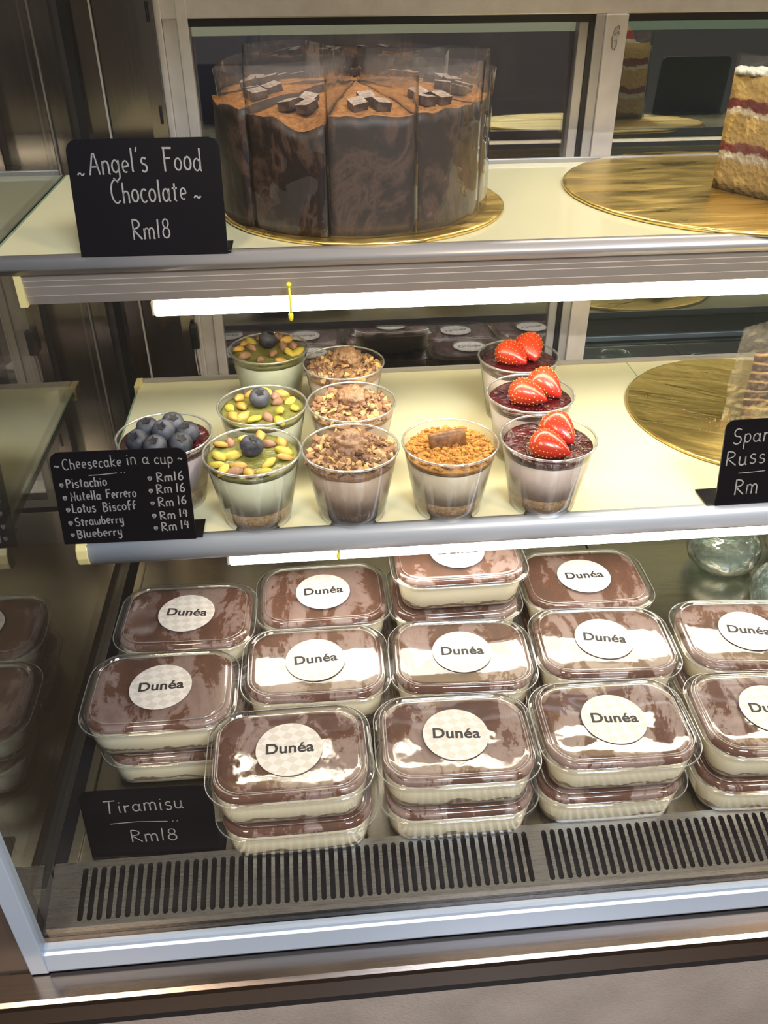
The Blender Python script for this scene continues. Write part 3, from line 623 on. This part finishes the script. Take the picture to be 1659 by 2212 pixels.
names = {0: 'front slice of the chocolate cake, facing the viewer below its tip', 1: 'chocolate cake slice just right of the front slice, film smeared pale', 2: 'chocolate cake slice at the right side of the cake, seen edge on', 3: 'chocolate cake slice at the back right, mostly behind film', 4: 'chocolate cake slice at the back of the cake, right of its centre', 5: 'chocolate cake slice at the very back of the cake', 6: 'chocolate cake slice at the back left of the cake', 7: 'chocolate cake slice at the left side, beyond the angel card', 8: 'chocolate cake slice at the left, right behind the edge of the black card', 9: 'chocolate cake slice just left of the front slice with a dip in its rim'}
ha = math.radians(18)
for k in range(10):
    am = math.radians(-87+36*k)
    t = thing('cake_slice', names[k], 'cake slice', (CX, CY, TZ+.0042), am, 'slices of the whole chocolate cake')
    hh = .0905+{9: -.001, 8: .003, 7: .004, 1: .001, 2: .002}.get(k, .001)
    bm = wedge(ha*.97, CR+{0: -.004, 1: -.006, 2: -.003, 9: .002, 8: .006}.get(k, 0), hh, k+1)
    if k == 9:
        for v in bm.verts:
            d = math.hypot(v.co.x-.112, v.co.y-.018)
            if v.co.z > .06: v.co.z -= .010*math.exp(-(d/.018)**2)
    obj('sponge', bm, [m_choc_side, m_cocoa_dust], t)
    obj('wrapper', film(ha*.985, CR+.0025, .121+.006*math.sin(k*2.3), k+11), m_film, t)
    rs = random.Random(k+5)
    for q, (r, s) in enumerate(((.078, .000), (.094, -.0088), (.095, .0092))):
        bm = BX(-.0070, .0070, -.0064, .0064, -.001, .0062, bev=.0004)
        for f in bm.faces: f.material_index = 1 if f.normal.z > .9 else 0
        zt = hh+.012*(1-(r/CR)**1.6)+.0006
        obj('chocolate_square', bm, [m_choc_bit, m_choc_bit_dust], t, loc=(r, s, zt), rot=(rs.uniform(-.18, .18), rs.uniform(.05, .3), rs.uniform(-.35, .35)))
# vanilla slice at right, upper shelf
t = thing('cake_slice', 'vanilla sponge slice with jam layers at the right edge of the upper shelf', 'cake slice', (.3500, .2105, TZ+.0042), math.radians(-37))
obj('sponge', wedge(math.radians(24), .125, .102, 31, .002, gap=.0003, dome=.002), [m_sponge, m_cream], t)
bm = bmesh.new()
for i in range(70):
    r = rnd.uniform(.006, .118); th = rnd.uniform(-.36, .36); blob(bm, (r*math.cos(th), r*math.sin(th), .105), (rnd.uniform(.005, .009), rnd.uniform(.005, .009), .004), sub=2, amp=.3, seed=i)
obj('cream_top', bm, m_cream, t, True)
obj('icing', (lambda b: b)(loops_mesh([[(.1262*math.cos(a), .1262*math.sin(a), z) for a in [math.radians(-17.5+35*i/16) for i in range(17)]]+[] for z in (.001, .03, .06, .098)][:4]) if False else film(math.radians(23.5), .1262, .100, 3, tip=.122, wav=.0008)), m_cream, t)
obj('wrapper', film(math.radians(24.6), .1278, .118, 41, tip=.001, wav=.0008), m_film, t)
def strawberry_bm(Ln=.040, W=.0158, Hh=.0135, tipk=.30):
    def prof(u): return math.sin(min(1, u/.30)*PI/2)**.6 if u < .30 else (1-((u-.30)/.70)**1.7)**.86
    bm = bmesh.new(); n, m_ = 18, 14; rings = []
    for i in range(m_+1):
        u = i/m_; x = -Ln*.36+Ln*u
        r = prof(u)
        rings.append([bm.verts.new((x, W*r*math.cos(2*PI*k/n), Hh*r*math.sin(2*PI*k/n))) for k in range(n)] if 0 < i < m_ else [bm.verts.new((x, 0, 0))])
    for a, b in zip(rings, rings[1:]):
        for k in range(n):
            if len(a) == 1: bm.faces.new((a[0], b[(k+1) % n], b[k]))
            elif len(b) == 1: bm.faces.new((a[k], a[(k+1) % n], b[0]))
            else: bm.faces.new((a[k], a[(k+1) % n], b[(k+1) % n], b[k]))
    bmesh.ops.recalc_face_normals(bm, faces=bm.faces)
    seeds = bmesh.new()
    for i in range(11):
        u = .08+.84*i/10.5; x = -Ln*.36+Ln*u; r = prof(u)
        kk = max(4, int(15*r))
        for k in range(kk):
            a = 2*PI*(k+.5*(i % 2))/kk
            nrm = Vector((0, math.cos(a)/W, math.sin(a)/Hh)).normalized(); 
            blob(seeds, (x, W*r*math.cos(a)*1.0, Hh*r*math.sin(a)*1.0), (.00085, .0005, .0005), sub=1)
    return bm, seeds
_b, _s = strawberry_bm(); ME_ST = bpy.data.meshes.new('strawberry'); _b.to_mesh(ME_ST); _b.free(); ME_ST.materials.append(m_straw); ME_ST.polygons.foreach_set('use_smooth', [True]*len(ME_ST.polygons))
ME_SD = bpy.data.meshes.new('seeds'); _s.to_mesh(ME_SD); _s.free(); ME_SD.materials.append(m_seed)
def strawberry(parent, loc, rot, s=1):
    o = bpy.data.objects.new('strawberry', ME_ST); COL.objects.link(o); o.parent = parent; o.location = loc; o.rotation_euler = rot; o.scale = (s,)*3
    d = bpy.data.objects.new('seeds', ME_SD); COL.objects.link(d); d.parent = o; return o
strawberry(t, (.096, .012, .115), (0, .5, .4)); strawberry(t, (.108, -.014, .112), (0, .3, -.5), .8)
obj('chocolate_tag', BX(-.013, .013, -.0015, .0015, 0, .022, bev=.0004), m_white_choc, t, loc=(.045, .006, .103), rot=(.1, 0, .8))
# layered chocolate slice, middle shelf
t = thing('cake_slice', 'dark layered chocolate slice in crinkled film at the right edge of the middle shelf', 'cake slice', (.4020, .1800, .0042), math.radians(4))
b = wedge(math.radians(19), .115, .082, 55, .004, gap=.0003, dome=.003); b.transform(Matrix.Translation((.022, 0, 0))); obj('sponge', b, [m_choc_layers, m_choc_bit], t)
obj('wrapper', film(math.radians(19), .142, .112, 61, tip=.001, wav=.004), m_film2, t)

# ------------------------------------------------------------------ dessert cups
RB, RT, HC = .0315, .0448, .0729
def cr(z): return RB+(RT-RB)*z/HC
bm = lathe([(RB-.004, .0030), (RB-.0012, .0030), (RB-.0004, .0006), (RB+.0004, .0004), (cr(.01), .01), (cr(.03), .03), (cr(.05), .05), (cr(.066), .066), (RT, HC-.001)], 64, True)
ME_CUP = obj('cup', bm, m_cup, None, True)
bm = bmesh.new(); n = 72; kk = 8; rg = []
for i in range(n):
    a = 2*PI*i/n; rg.append([bm.verts.new(((RT+.0003+.0011*math.cos(2*PI*j/kk))*math.cos(a), (RT+.0003+.0011*math.cos(2*PI*j/kk))*math.sin(a), HC-.0012+.0012*math.sin(2*PI*j/kk))) for j in range(kk)])
for i in range(n):
    for j in range(kk): bm.faces.new((rg[i][j], rg[(i+1) % n][j], rg[(i+1) % n][(j+1) % kk], rg[i][(j+1) % kk]))
ME_RIM = obj('rim', bm, m_rim, ME_CUP, True)
def layer(z0, z1, top=0, seed=0, inset=.0012, flat=True):
    bm = bmesh.new(); n = 56; rings = []
    def R(z, k): return cr(z)-inset
    for z in (z0, z1):
        rings.append([bm.verts.new((R(z, i)*math.cos(2*PI*i/n), R(z, i)*math.sin(2*PI*i/n), z+(.0011*mnoise.noise(Vector((math.cos(2*PI*i/n)*2.2, math.sin(2*PI*i/n)*2.2, seed+z*200)))))) for i in range(n)])
    z = z1
    for f in (.93, .8, .6, .4, .2):
        rings.append([bm.verts.new((R(z, i)*f*math.cos(2*PI*i/n), R(z, i)*f*math.sin(2*PI*i/n), z+top*(1-f*f)+(.0016 if top or seed > 90 else .0008)*mnoise.noise(Vector((math.cos(2*PI*i/n)*3.1*f, math.sin(2*PI*i/n)*3.1*f, seed))))) for i in range(n)])
    for a, b in zip(rings, rings[1:]):
        for i in range(n): bm.faces.new((a[i], a[(i+1) % n], b[(i+1) % n], b[i]))
    bm.faces.new(rings[0][::-1]); c = bm.verts.new((0, 0, z+top))
    for i in range(n): bm.faces.new((rings[-1][i], rings[-1][(i+1) % n], c))
    return bm
def berry_mesh():
    bm = bmesh.new(); prof = [(.0001, -.0095), (.004, -.0088), (.0082, -.0058), (.0108, -.001), (.0112, .002), (.0098, .0062), (.0070, .0086), (.0048, .0094), (.0036, .0096), (.0026, .0078), (.0005, .0070)]
    add_lathe(bm, prof, 20, True, True); return bm
BB = berry_mesh(); ME_BB = bpy.data.meshes.new('blueberry'); BB.to_mesh(ME_BB); BB.free(); ME_BB.materials.append(m_blueberry); ME_BB.polygons.foreach_set('use_smooth', [True]*len(ME_BB.polygons))
bm = bmesh.new(); c0 = bm.verts.new((0, 0, .0098)); pr = []
for i in range(10):
    a = 2*PI*i/10; r = .0056 if i % 2 == 0 else .0030; pr.append(bm.verts.new((r*math.cos(a), r*math.sin(a), .0106 if i % 2 == 0 else .0101)))
for i in range(10): bm.faces.new((c0, pr[i], pr[(i+1) % 10]))
ME_CX = bpy.data.meshes.new('crown'); bm.to_mesh(ME_CX); bm.free(); ME_CX.materials.append(m_calyx)
def blueberry(parent, loc, tilt, s=1):
    o = bpy.data.objects.new('blueberry', ME_BB); COL.objects.link(o); o.parent = parent; o.location = loc; o.rotation_euler = tilt; o.scale = (s,)*3
    c = bpy.data.objects.new('crown', ME_CX); COL.objects.link(c); c.parent = o
def nut_mesh(name, m, sx, sy, sz, seed):
    bm = bmesh.new(); blob(bm, (0, 0, 0), (sx, sy, sz), sub=2, amp=.22, freq=1.3, seed=seed)
    for v in bm.verts:
        if v.co.z < -sz*.35: v.co.z = -sz*.35
        v.co.y *= 1-.35*abs(v.co.x)/sx
    me = bpy.data.meshes.new(name); bm.to_mesh(me); bm.free(); me.materials.append(m); me.polygons.foreach_set('use_smooth', [True]*len(me.polygons)); return me
NUTS = {'y': [nut_mesh('pistachio', m_nut_y, .0078, .0048, .0032, s) for s in (1, 2, 3)], 'o': [nut_mesh('pistachio', m_nut_o, .0074, .0045, .0036, s) for s in (4, 5)], 'p': [nut_mesh('pistachio', m_nut_p, .0068, .0044, .0042, s) for s in (6, 7)]}
CUPS = {'P3': (-.1071, .2852), 'P2': (-.1110, .1401), 'P1': (-.1178, .0457), 'N3': (-.0230, .2362), 'N2': (-.0198, .1386), 'N1': (-.0267, .0442), 'B1': (.0675, .0452), 'S3': (.1750, .2335), 'S2': (.1667, .1392), 'S1': (.1614, .0441), 'C1': (-.2027, .0852)}
LAB = {'P1': 'pistachio cup with one blueberry, frontmost of the three pistachio cups', 'P2': 'pistachio cup with one blueberry, middle of the three in line', 'P3': 'pistachio cup with one blueberry, rearmost by the back lip',
       'N1': 'chocolate crumble cup with praline ball, frontmost beside the brown biscuit cup', 'N2': 'chocolate crumble cup with praline ball, middle of three in line', 'N3': 'chocolate crumble cup heaped with chopped nuts, rearmost of three',
       'B1': 'cheesecake cup topped with orange biscuit crumbs and a caramel biscuit', 'S1': 'strawberry jam cup with two strawberry halves, frontmost of three', 'S2': 'strawberry jam cup with two strawberry halves, middle of three', 'S3': 'strawberry jam cup with two strawberry halves, rearmost by the back lip', 'C1': 'cup of jam topped with seven blueberries, behind the flavour list card'}
NUTPOS = {
'P1': [(.0067, .0351, 'o'), (-.0064, .0286, 'y'), (-.031, .0212, 'o'), (-.0213, .0232, 'p'), (-.0303, -.001, 'y'), (-.0185, -.0008, 'y'), (-.0316, -.0172, 'y'), (-.0254, -.0268, 'y'), (-.0121, -.0212, 'o'), (-.0143, -.032, 'p'), (-.0021, -.0339, 'o'), (.0114, -.0339, 'y'), (.0156, -.0184, 'y'), (.0298, -.0099, 'o'), (.029, .0025, 'y'), (.027, .0192, 'o'), (.0145, .0165, 'p')],
'P2': [(-.0242, .0243, 'o'), (-.0119, .0322, 'o'), (.0039, .0360, 'y'), (.0216, .0325, 'o'), (.0131, .0232, 'p'), (.0157, .0105, 'p'), (.0286, .0117, 'y'), (.0329, -.0047, 'y'), (.0179, -.0092, 'y'), (-.0209, .0051, 'o'), (-.033, .002, 'y'), (-.0292, -.0164, 'o'), (-.0187, -.0183, 'o'), (-.0071, -.0253, 'y'), (.006, -.0225, 'p'), (.0181, -.032, 'y')],
'P3': [(-.0350, .0073, 'o'), (-.03, .0231, 'o'), (-.022, .0300, 'y'), (-.0217, .0103, 'p'), (-.0278, -.0148, 'p'), (-.0097, -.0265, 'p'), (.0046, -.0104, 'p'), (-.0069, .0340, 'o'), (.0062, .0332, 'p'), (.0112, .0340, 'p'), (.0201, .0300, 'o'), (.0156, .0111, 'p'), (.0284, .0098, 'p'), (.0234, -.0079, 'y'), (.0333, -.0078, 'y'), (.0141, -.0311, 'o')]}
BERRY = {'P1': (-.0003, .0018), 'P2': (-.0019, .0075), 'P3': (-.0013, .0143)}
def crumble(seed, n, ball, big=1.0, zb=.064, mats=4):
    bm = bmesh.new(); rs = random.Random(seed)
    add_lathe(bm, [(.0425, zb-.003), (.0425, zb), (.034, zb+.004), (.018, zb+.0075), (.004, zb+.008)], 40)
    for v in bm.verts: v.co.z += .0012*mnoise.noise(v.co*180)
    for i in range(n):
        a = rs.uniform(0, 2*PI); r = .0405*math.sqrt(rs.random())
        z = zb+.008*(1-(r/.043)**2)+rs.uniform(0, .004)
        s = rs.choice([.0010, .0016, .0025, .0038])*rs.uniform(.8, 1.2)*big; mi = rs.choices([0, 1, 2, 3], [7, 4, 2, 1])[0]
        blob(bm, (r*math.cos(a), r*math.sin(a), z), (s*rs.uniform(.9, 1.6), s*rs.uniform(.8, 1.3), s*rs.uniform(.35, .8)), rrot(rs), 1, .9, 2.2, i, mi)
    return bm
def cup_thing(k):
    x, y = CUPS[k]; fam = k[0]
    t = thing('dessert_cup', LAB[k], 'dessert cup', (x, y, .0002), rnd.uniform(0, .01), {'P': 'pistachio cheesecake cups', 'N': 'chocolate crumble cheesecake cups', 'S': 'strawberry cheesecake cups'}.get(fam))
    c = dup(ME_CUP, t)
    seed = ord(k[0])+int(k[1])*7
    zc, zt = {'P': (.0610, .0660), 'N': (.0590, .0625), 'B': (.0565, .0610), 'S': (.0590, .0655), 'C': (.0590, .0655)}[fam]
    zk = {'P': .0205, 'N': .0185, 'B': .0200, 'S': .0200, 'C': .0205}[fam]
    obj('crust', layer(.0040, zk, 0, seed), m_crust_dark if fam == 'N' else m_crust, t, True)
    obj('filling', layer(zk, zc, 0, seed+1), {'P': m_f_pist, 'N': m_f_nut, 'B': m_f_bis, 'S': m_f_str, 'C': m_f_blu}[fam], t, True)
    obj('topping', layer(zc, zt, .0015 if fam in 'SC' else .001, seed+100), {'P': m_t_pist, 'N': m_t_choc, 'B': m_t_car, 'S': m_jam, 'C': m_jam}[fam], t, True)
    rs = random.Random(seed)
    if fam == 'P':
        bx, by = BERRY[k]; blueberry(t, (bx, by, zt+.0088), (rs.uniform(.25, .5), rs.uniform(-.25, .2), rs.uniform(0, 2)), 1)
        for (dx, dy, kd) in NUTPOS[k]:
            o = bpy.data.objects.new('pistachio', rs.choice(NUTS[kd])); COL.objects.link(o); o.parent = t
            rr = math.hypot(dx, dy); f = min(1, .0365/rr)
            up_ = .004 if k == 'P3' and dy > .03 else .0022
            o.location = (dx*f, dy*f, zt+up_); o.rotation_euler = (rs.uniform(-.5, .5), rs.uniform(-.35, .35), rs.uniform(0, PI)); s = rs.uniform(1.05, 1.3); o.scale = (s, s, s)
    elif fam == 'N':
        b = obj('crumble', crumble(seed, 460, True, 1.15 if k == 'N1' else .95, .0625), [m_cr_a, m_cr_b, m_cr_c, m_cr_d], t); b['kind'] = 'stuff'
        p = {'N1': (-.0013, .001), 'N2': (.001, .002), 'N3': (.0034, .004)}[k]
        bm = bmesh.new(); blob(bm, (0, 0, 0), (.0165, .0165, .0135), sub=4, amp=.34, freq=3.8, seed=seed)
        if k == 'N3':
            for i in range(120):
                d = Vector((rs.gauss(0, 1), rs.gauss(0, 1), abs(rs.gauss(0, 1)))).normalized(); s = rs.uniform(.0008, .0018); blob(bm, (d.x*.0155, d.y*.0155, d.z*.0125), (s, s, s*.7), sub=1)
        obj('praline_ball', bm, m_ball, t, True, (p[0], p[1], .0735))
    elif fam == 'B':
        bm = bmesh.new(); add_lathe(bm, [(.0424, .0608), (.0424, .0625), (.034, .066), (.018, .0688), (.004, .0695)], 40)
        for i in range(900):
            a = rs.uniform(0, 2*PI); r = .0412*math.sqrt(rs.random()); s = rs.choice([.0009, .0012, .0016, .0024])*rs.uniform(.8, 1.2)
            z = .0620+.0075*(1-(r/.046)**2)+rs.uniform(-.001, .003)
            blob(bm, (r*math.cos(a), r*math.sin(a), z), (s, s*rs.uniform(.7, 1.1), s*.85), None, 1, .4, 2, i, rs.choice([0, 0, 1]))
        o = obj('crumbs', bm, [m_bis_a, m_bis_b], t); o['kind'] = 'stuff'
        bm = BX(-.0178, .0178, -.0055, .0055, -.0085, .0085, bev=.0042)
        for v in bm.verts: v.co += Vector((0, 1, 0))*.0008*mnoise.noise(v.co*300)
        obj('biscuit', bm, m_biscuit, t, True, (-.003, -.001, .0745), (-.30, -.06, .15))
    elif fam == 'S':
        P = {'S1': ((-.0085, -.0175, .0745, -.66, .10), (.0085, .0080, .0785, -1.12, .25)), 'S2': ((-.0100, -.0060, .0760, -.60, .12), (.0150, .0120, .0785, -.95, .35)), 'S3': ((-.0110, .0010, .0755, -.95, .15), (.0130, .0105, .0790, -1.45, .25))}[k]
        for i, (dx, dy, z, rz, ry) in enumerate(P): strawberry(t, (dx, dy, z), (.25 if i else -.1, ry, rz), 1.05 if k == 'S1' else 1.08)
    else:
        for dx, dy in [(-.0223, -.0147), (-.0161, .0100), (.0014, -.0043), (.0067, .0176), (.0234, -.0033), (-.0045, -.0265), (.0184, -.0245)]:
            blueberry(t, (dx, dy, zt+.0085+(.004 if (dx, dy) == (.0014, -.0043) else 0)), (rs.uniform(.2, .65), rs.uniform(-.3, .3), rs.uniform(-.5, .5)), 1.0)
    return t
for k in CUPS: cup_thing(k)
for ch in list(ME_CUP.children): bpy.data.objects.remove(ch)
bpy.data.objects.remove(ME_CUP)

# ------------------------------------------------------------------ tiramisu boxes
LB, WB = .146, .1078
def rr_loop(Lx, Wy, r, z, n=10, bow=.0):
    pts = []
    for sx, sy, a0 in ((1, 1, 0), (-1, 1, 90), (-1, -1, 180), (1, -1, 270)):
        for i in range(n+1):
            a = math.radians(a0+90*i/n); pts.append([sx*(Lx/2-r)+r*math.cos(a), sy*(Wy/2-r)+r*math.sin(a), z])
    # add points along the straight sides
    out = []
    for i, p in enumerate(pts):
        out.append(p); q = pts[(i+1) % len(pts)]
        if (i+1) % (n+1) == 0:
            for s in (.25, .5, .75): out.append([p[0]+(q[0]-p[0])*s, p[1]+(q[1]-p[1])*s, z])
    for p in out:
        u = p[0]/(Lx/2); v = p[1]/(Wy/2)
        p[1] += bow*(1-u*u)*(1 if v > 0 else -1)*min(1, abs(v)); p[0] += bow*(1-v*v)*(1 if u > 0 else -1)*min(1, abs(u))
    return out
def ins(d, z, rc=.029, bow=.0012): return rr_loop(LB-2*d-.002, WB-2*d-.002, max(.006, rc-d*.8), z, bow=bow)
def box_proto():
    t = bpy.data.objects.new('tiramisu_box', None); COL.objects.link(t); t.empty_display_size = .02
    lid_loops = [ins(-.0006, -.0045), ins(-.0003, -.0008), ins(.0003, 0), ins(.0022, .0003), ins(.0030, .0012), ins(.0038, .0048), ins(.0050, .0062), ins(.0066, .0066), ins(.0082, .0062), ins(.0092, .0050), ins(.0098, .0042), ins(.0108, .0046)]
    base = ins(.0108, .0046)
    for f in (.93, .84, .72, .58, .44, .3, .15):
        lid_loops.append([[p[0]*f, p[1]*f, .0046+.0007*mnoise.noise(Vector((p[0]*f*42, p[1]*f*42, 2.2)))*min(1, (1-f)*4)] for p in base])
    obj('lid', loops_mesh(lid_loops, fan1=True), m_lid, t, True)
    bm = bmesh.new()
    for d, z, r in ((-.0004, -.0006, .00055), (.0104, .0047, .00035)):
        lp = ins(d, z); lp.append(lp[0]); lp.append(lp[1]); tube(bm, lp, r, 5)
    obj('lid_rim', bm, m_rim, t, True)
    tub = [ins(.0045, -.0008), ins(.0050, -.004), ins(.0085, -.030, .028), ins(.0100, -.0365, .026), ins(.0130, -.0395, .024), ins(.03, -.0400, .02)]
    obj('tub', loops_mesh(tub, fan1=True), m_tub, t, True)
    fil = [ins(.0056, -.0042), ins(.0092, -.030, .028), ins(.0108, -.0360, .026), ins(.0136, -.0388, .024), ins(.03, -.0392, .02)]
    fil = [ins(.03, -.0040), ]+fil
    obj('filling', loops_mesh(fil, cap0=True, fan1=True), m_tira, t, True)
    coc = [ins(.0058, -.0042), ins(.0056, -.0012), ins(.0075, .0006), ins(.0100, .0016)]
    b2 = ins(.0100, .0018)
    for f in (.9, .75, .55, .35, .15): coc.append([[p[0]*f, p[1]*f, .0020+.0006*mnoise.noise(Vector((p[0]*f*50, p[1]*f*50, 7)))] for p in b2])
    obj('cocoa_layer', loops_mesh(coc, fan1=True), m_cocoa, t, True)
    return t
proto = box_proto()
LR = .0297
bm = lathe([(LR, 0), (LR, .00025), (LR*.97, .0003)], 56, True, True); ME_LABEL = bpy.data.meshes.new('label'); bm.to_mesh(ME_LABEL); bm.free(); ME_LABEL.materials.append(m_label)
cu = bpy.data.curves.new('lettering', 'FONT'); cu.body = 'Dun\u00e9a'; cu.size = .0150; cu.align_x = 'CENTER'; cu.align_y = 'CENTER'; cu.offset = .00022; cu.extrude = .00005; cu.space_character = 1.04
to = bpy.data.objects.new('tmp', cu); COL.objects.link(to); dg = bpy.context.evaluated_depsgraph_get(); dg.update()
ME_TXT = bpy.data.meshes.new_from_object(to.evaluated_get(dg)); ME_TXT.name = 'lettering'; ME_TXT.materials.clear(); ME_TXT.materials.append(m_ink); bpy.data.objects.remove(to)
xs = [v.co.x for v in ME_TXT.vertices]; wtxt = max(xs)-min(xs); ks = .0425/wtxt
for v in ME_TXT.vertices: v.co.x *= ks; v.co.y *= ks
bt = bmesh.new(); bt.from_mesh(ME_TXT); n0 = [v for v in bt.verts]
for dx, dy in ((.00045, 0), (.00022, .0002), (.00022, -.0002)):      # heavier strokes
    dd = bmesh.ops.duplicate(bt, geom=list({f for v in n0 for f in v.link_faces})+n0)
    for g in dd['geom']:
        if isinstance(g, bmesh.types.BMVert): g.co.x += dx; g.co.y += dy
bt.to_mesh(ME_TXT); bt.free()
ys = [v.co.y for v in ME_TXT.vertices]; ymid = min(ys)+(max(ys)-min(ys))*.42
for v in ME_TXT.vertices: v.co.y -= ymid
LIDS = {'T1': (-.2062, .0639, -.0385, -.11), 'T2': (-.2203, -.0436, -.0101, .03), 'T3': (-.0599, .0861, .0099, .04), 'T4': (-.0709, -.0207, -.0122, .06), 'T5': (-.0968, -.1321, .0061, 0), 'T6': (.0870, .0841, .0015, .02), 'T7': (.0766, -.0231, -.0493, -.05), 'T8': (.0532, -.1294, -.0300, -.09), 'T9': (.2339, .0855, -.0149, .0), 'T10': (.2250, -.0181, -.0538, -.2), 'T11': (.2011, -.1250, -.0184, -.085), 'T12': (.3518, -.1270, -.0499, -.1), 'T13': (.3772, -.0209, -.0825, -.2)}
BL = {'T1': 'back row, leftmost, below the yellow shelf end cap', 'T2': 'middle row, leftmost, by the glass end of the case', 'T3': 'back row, second from left, below the yellow tie', 'T4': 'middle row, second from left with white glare over its label', 'T5': 'front row, leftmost, beside the dark tiramisu card', 'T6': 'back row, topmost of the tallest stack, under the light tube',
      'T7': 'middle row, third from left, in front of the tallest stack', 'T8': 'front row, second from left, label facing straight on', 'T9': 'back row, right of the tallest stack', 'T10': 'middle row, fourth from left with wide white glare', 'T11': 'front row, third from left with bright glint at lower left', 'T12': 'front row, cut off by the right picture edge', 'T13': 'middle row, rightmost, near the glass jars'}
LOW = {'T1': 'back row, leftmost', 'T2': 'middle row, leftmost', 'T3': 'back row, second from left', 'T4': 'middle row, second from left', 'T5': 'front row, leftmost', 'T6': '', 'T7': 'middle row, third from left', 'T8': 'front row, second from left', 'T9': 'back row, right of the tallest stack', 'T10': 'middle row, fourth from left', 'T11': 'front row, third from left', 'T12': 'front row, cut by the right edge', 'T13': 'middle row, rightmost'}
ZF, HP = -.1379, .0461
first = True
def place_box(x, y, z, rz, label, lab_rot=None):
    global first
    if first: t = proto; first = False
    else: t = dup(proto)
    t.location = (x, y, z); t.rotation_euler = (0, 0, rz); tag(t, label, 'dessert box', 'clear boxes of tiramisu')
    return t
todo = []
for k, (x, y, rz, lr) in LIDS.items():
    lv = 1 if k == 'T6' else 0
    todo.append((x, y, ZF+lv*HP, rz, 'labelled tiramisu box, '+BL[k], lr))
    rj = random.Random(k)
    for d in range(1, 2+lv+1):
        z = ZF+(lv-d)*HP
        if z < DZ+.03: continue
        jx = {'T2': .012, 'T5': .004, 'T8': .002, 'T11': -.004, 'T6': -.003}.get(k, rj.uniform(-.002, .002)); jy = {'T2': .002, 'T6': -.004}.get(k, 0)
        nm = {'T6': {1: 'second box down in the tallest stack of the back row', 2: 'bottom box of the tallest stack in the back row'}}.get(k, {}).get(d)
        todo.append((x+jx, y+jy, z, rz*.6, nm or 'lower tiramisu box beneath the one in '+LOW[k], None))
for x, y, z, rz, lb, lr in todo:
    t = place_box(x, y, z, rz, lb)
for (x, y, z, rz, lb, lr), t in zip(todo, [o for o in bpy.data.objects if o.get('group') == 'clear boxes of tiramisu']):
    pass
for t in [o for o in COL.objects if o.name.startswith('tiramisu_box')]:
    rec = [r for r in todo if r[4] == t['label']][0]
    if rec[5] is None: continue
    lo = bpy.data.objects.new('label', ME_LABEL); COL.objects.link(lo); lo.parent = t; lo.location = (0, 0, .0054); lo.rotation_euler = (0, 0, rec[5]-rec[3])
    tx = bpy.data.objects.new('lettering', ME_TXT); COL.objects.link(tx); tx.parent = lo; tx.location = (0, 0, .00042)

# ------------------------------------------------------------------ glass jars on the deck at right
def jar(label, x, y, s, seed, green=False):
    t = thing('glass_jar', label, 'glass jar', (x, y, DZ+.0004), seed, 'embossed glass jars')
    bm = bmesh.new(); n = 64; prof = [(.026, .0), (.034, .003), (.042, .012), (.046, .025), (.045, .038), (.041, .050), (.034, .060), (.031, .066), (.033, .074)]
    inner = [(.030, .074), (.028, .066), (.031, .058), (.038, .048), (.041, .037), (.042, .025), (.037, .013), (.026, .008)]
    rings = []
    for q, (r, z) in enumerate(prof+inner):
        rings.append([bm.verts.new(((r*(1+(.055*abs(math.sin(4*2*PI*i/n+z*40)) if 1 < q < 7 else 0)))*s*math.cos(2*PI*i/n), (r*(1+(.055*abs(math.sin(4*2*PI*i/n+z*40)) if 1 < q < 7 else 0)))*s*math.sin(2*PI*i/n), z*s)) for i in range(n)])
    for a, b in zip(rings, rings[1:]):
        for i in range(n): bm.faces.new((a[i], a[(i+1) % n], b[(i+1) % n], b[i]))
    bm.faces.new(rings[0][::-1]); bm.faces.new(rings[-1]); bmesh.ops.recalc_face_normals(bm, faces=bm.faces)
    obj('jar_body', bm, m_jar, t, True)
    if green: obj('contents', lathe([(.02*s, .011*s), (.034*s, .016*s), (.038*s, .026*s), (.03*s, .034*s)], 32, True, True), m_green, t, True)
    return t
jar('embossed glass jar on the deck, rearmost at the right', .463, .205, .95, .3)
jar('embossed glass jar on the deck, cut by the right picture edge', .505, .105, 1.0, 1.1)
jar('embossed glass jar seen mirrored in the right rear door, with green filling', .575, .215, 1.0, 2.0, True)
jar('embossed glass jar seen mirrored in the right rear door, beside the green one', .66, .150, 1.0, .8, False)

# ------------------------------------------------------------------ behind the counter
bc = tag(obj('back_counter', BX(-1.2, 1.6, 1.45, 2.15, -1.0, -.10, bev=.004), m_counter), 'dark work counter beyond the sliding glass doors', 'counter')
tag(obj('cabinet_panel', BX(-.33, -.02, 1.9, 2.16, -.095, 1.2, bev=.004), m_wall_blue), 'tall navy panel standing on the back counter beyond the whole cake', 'panel')
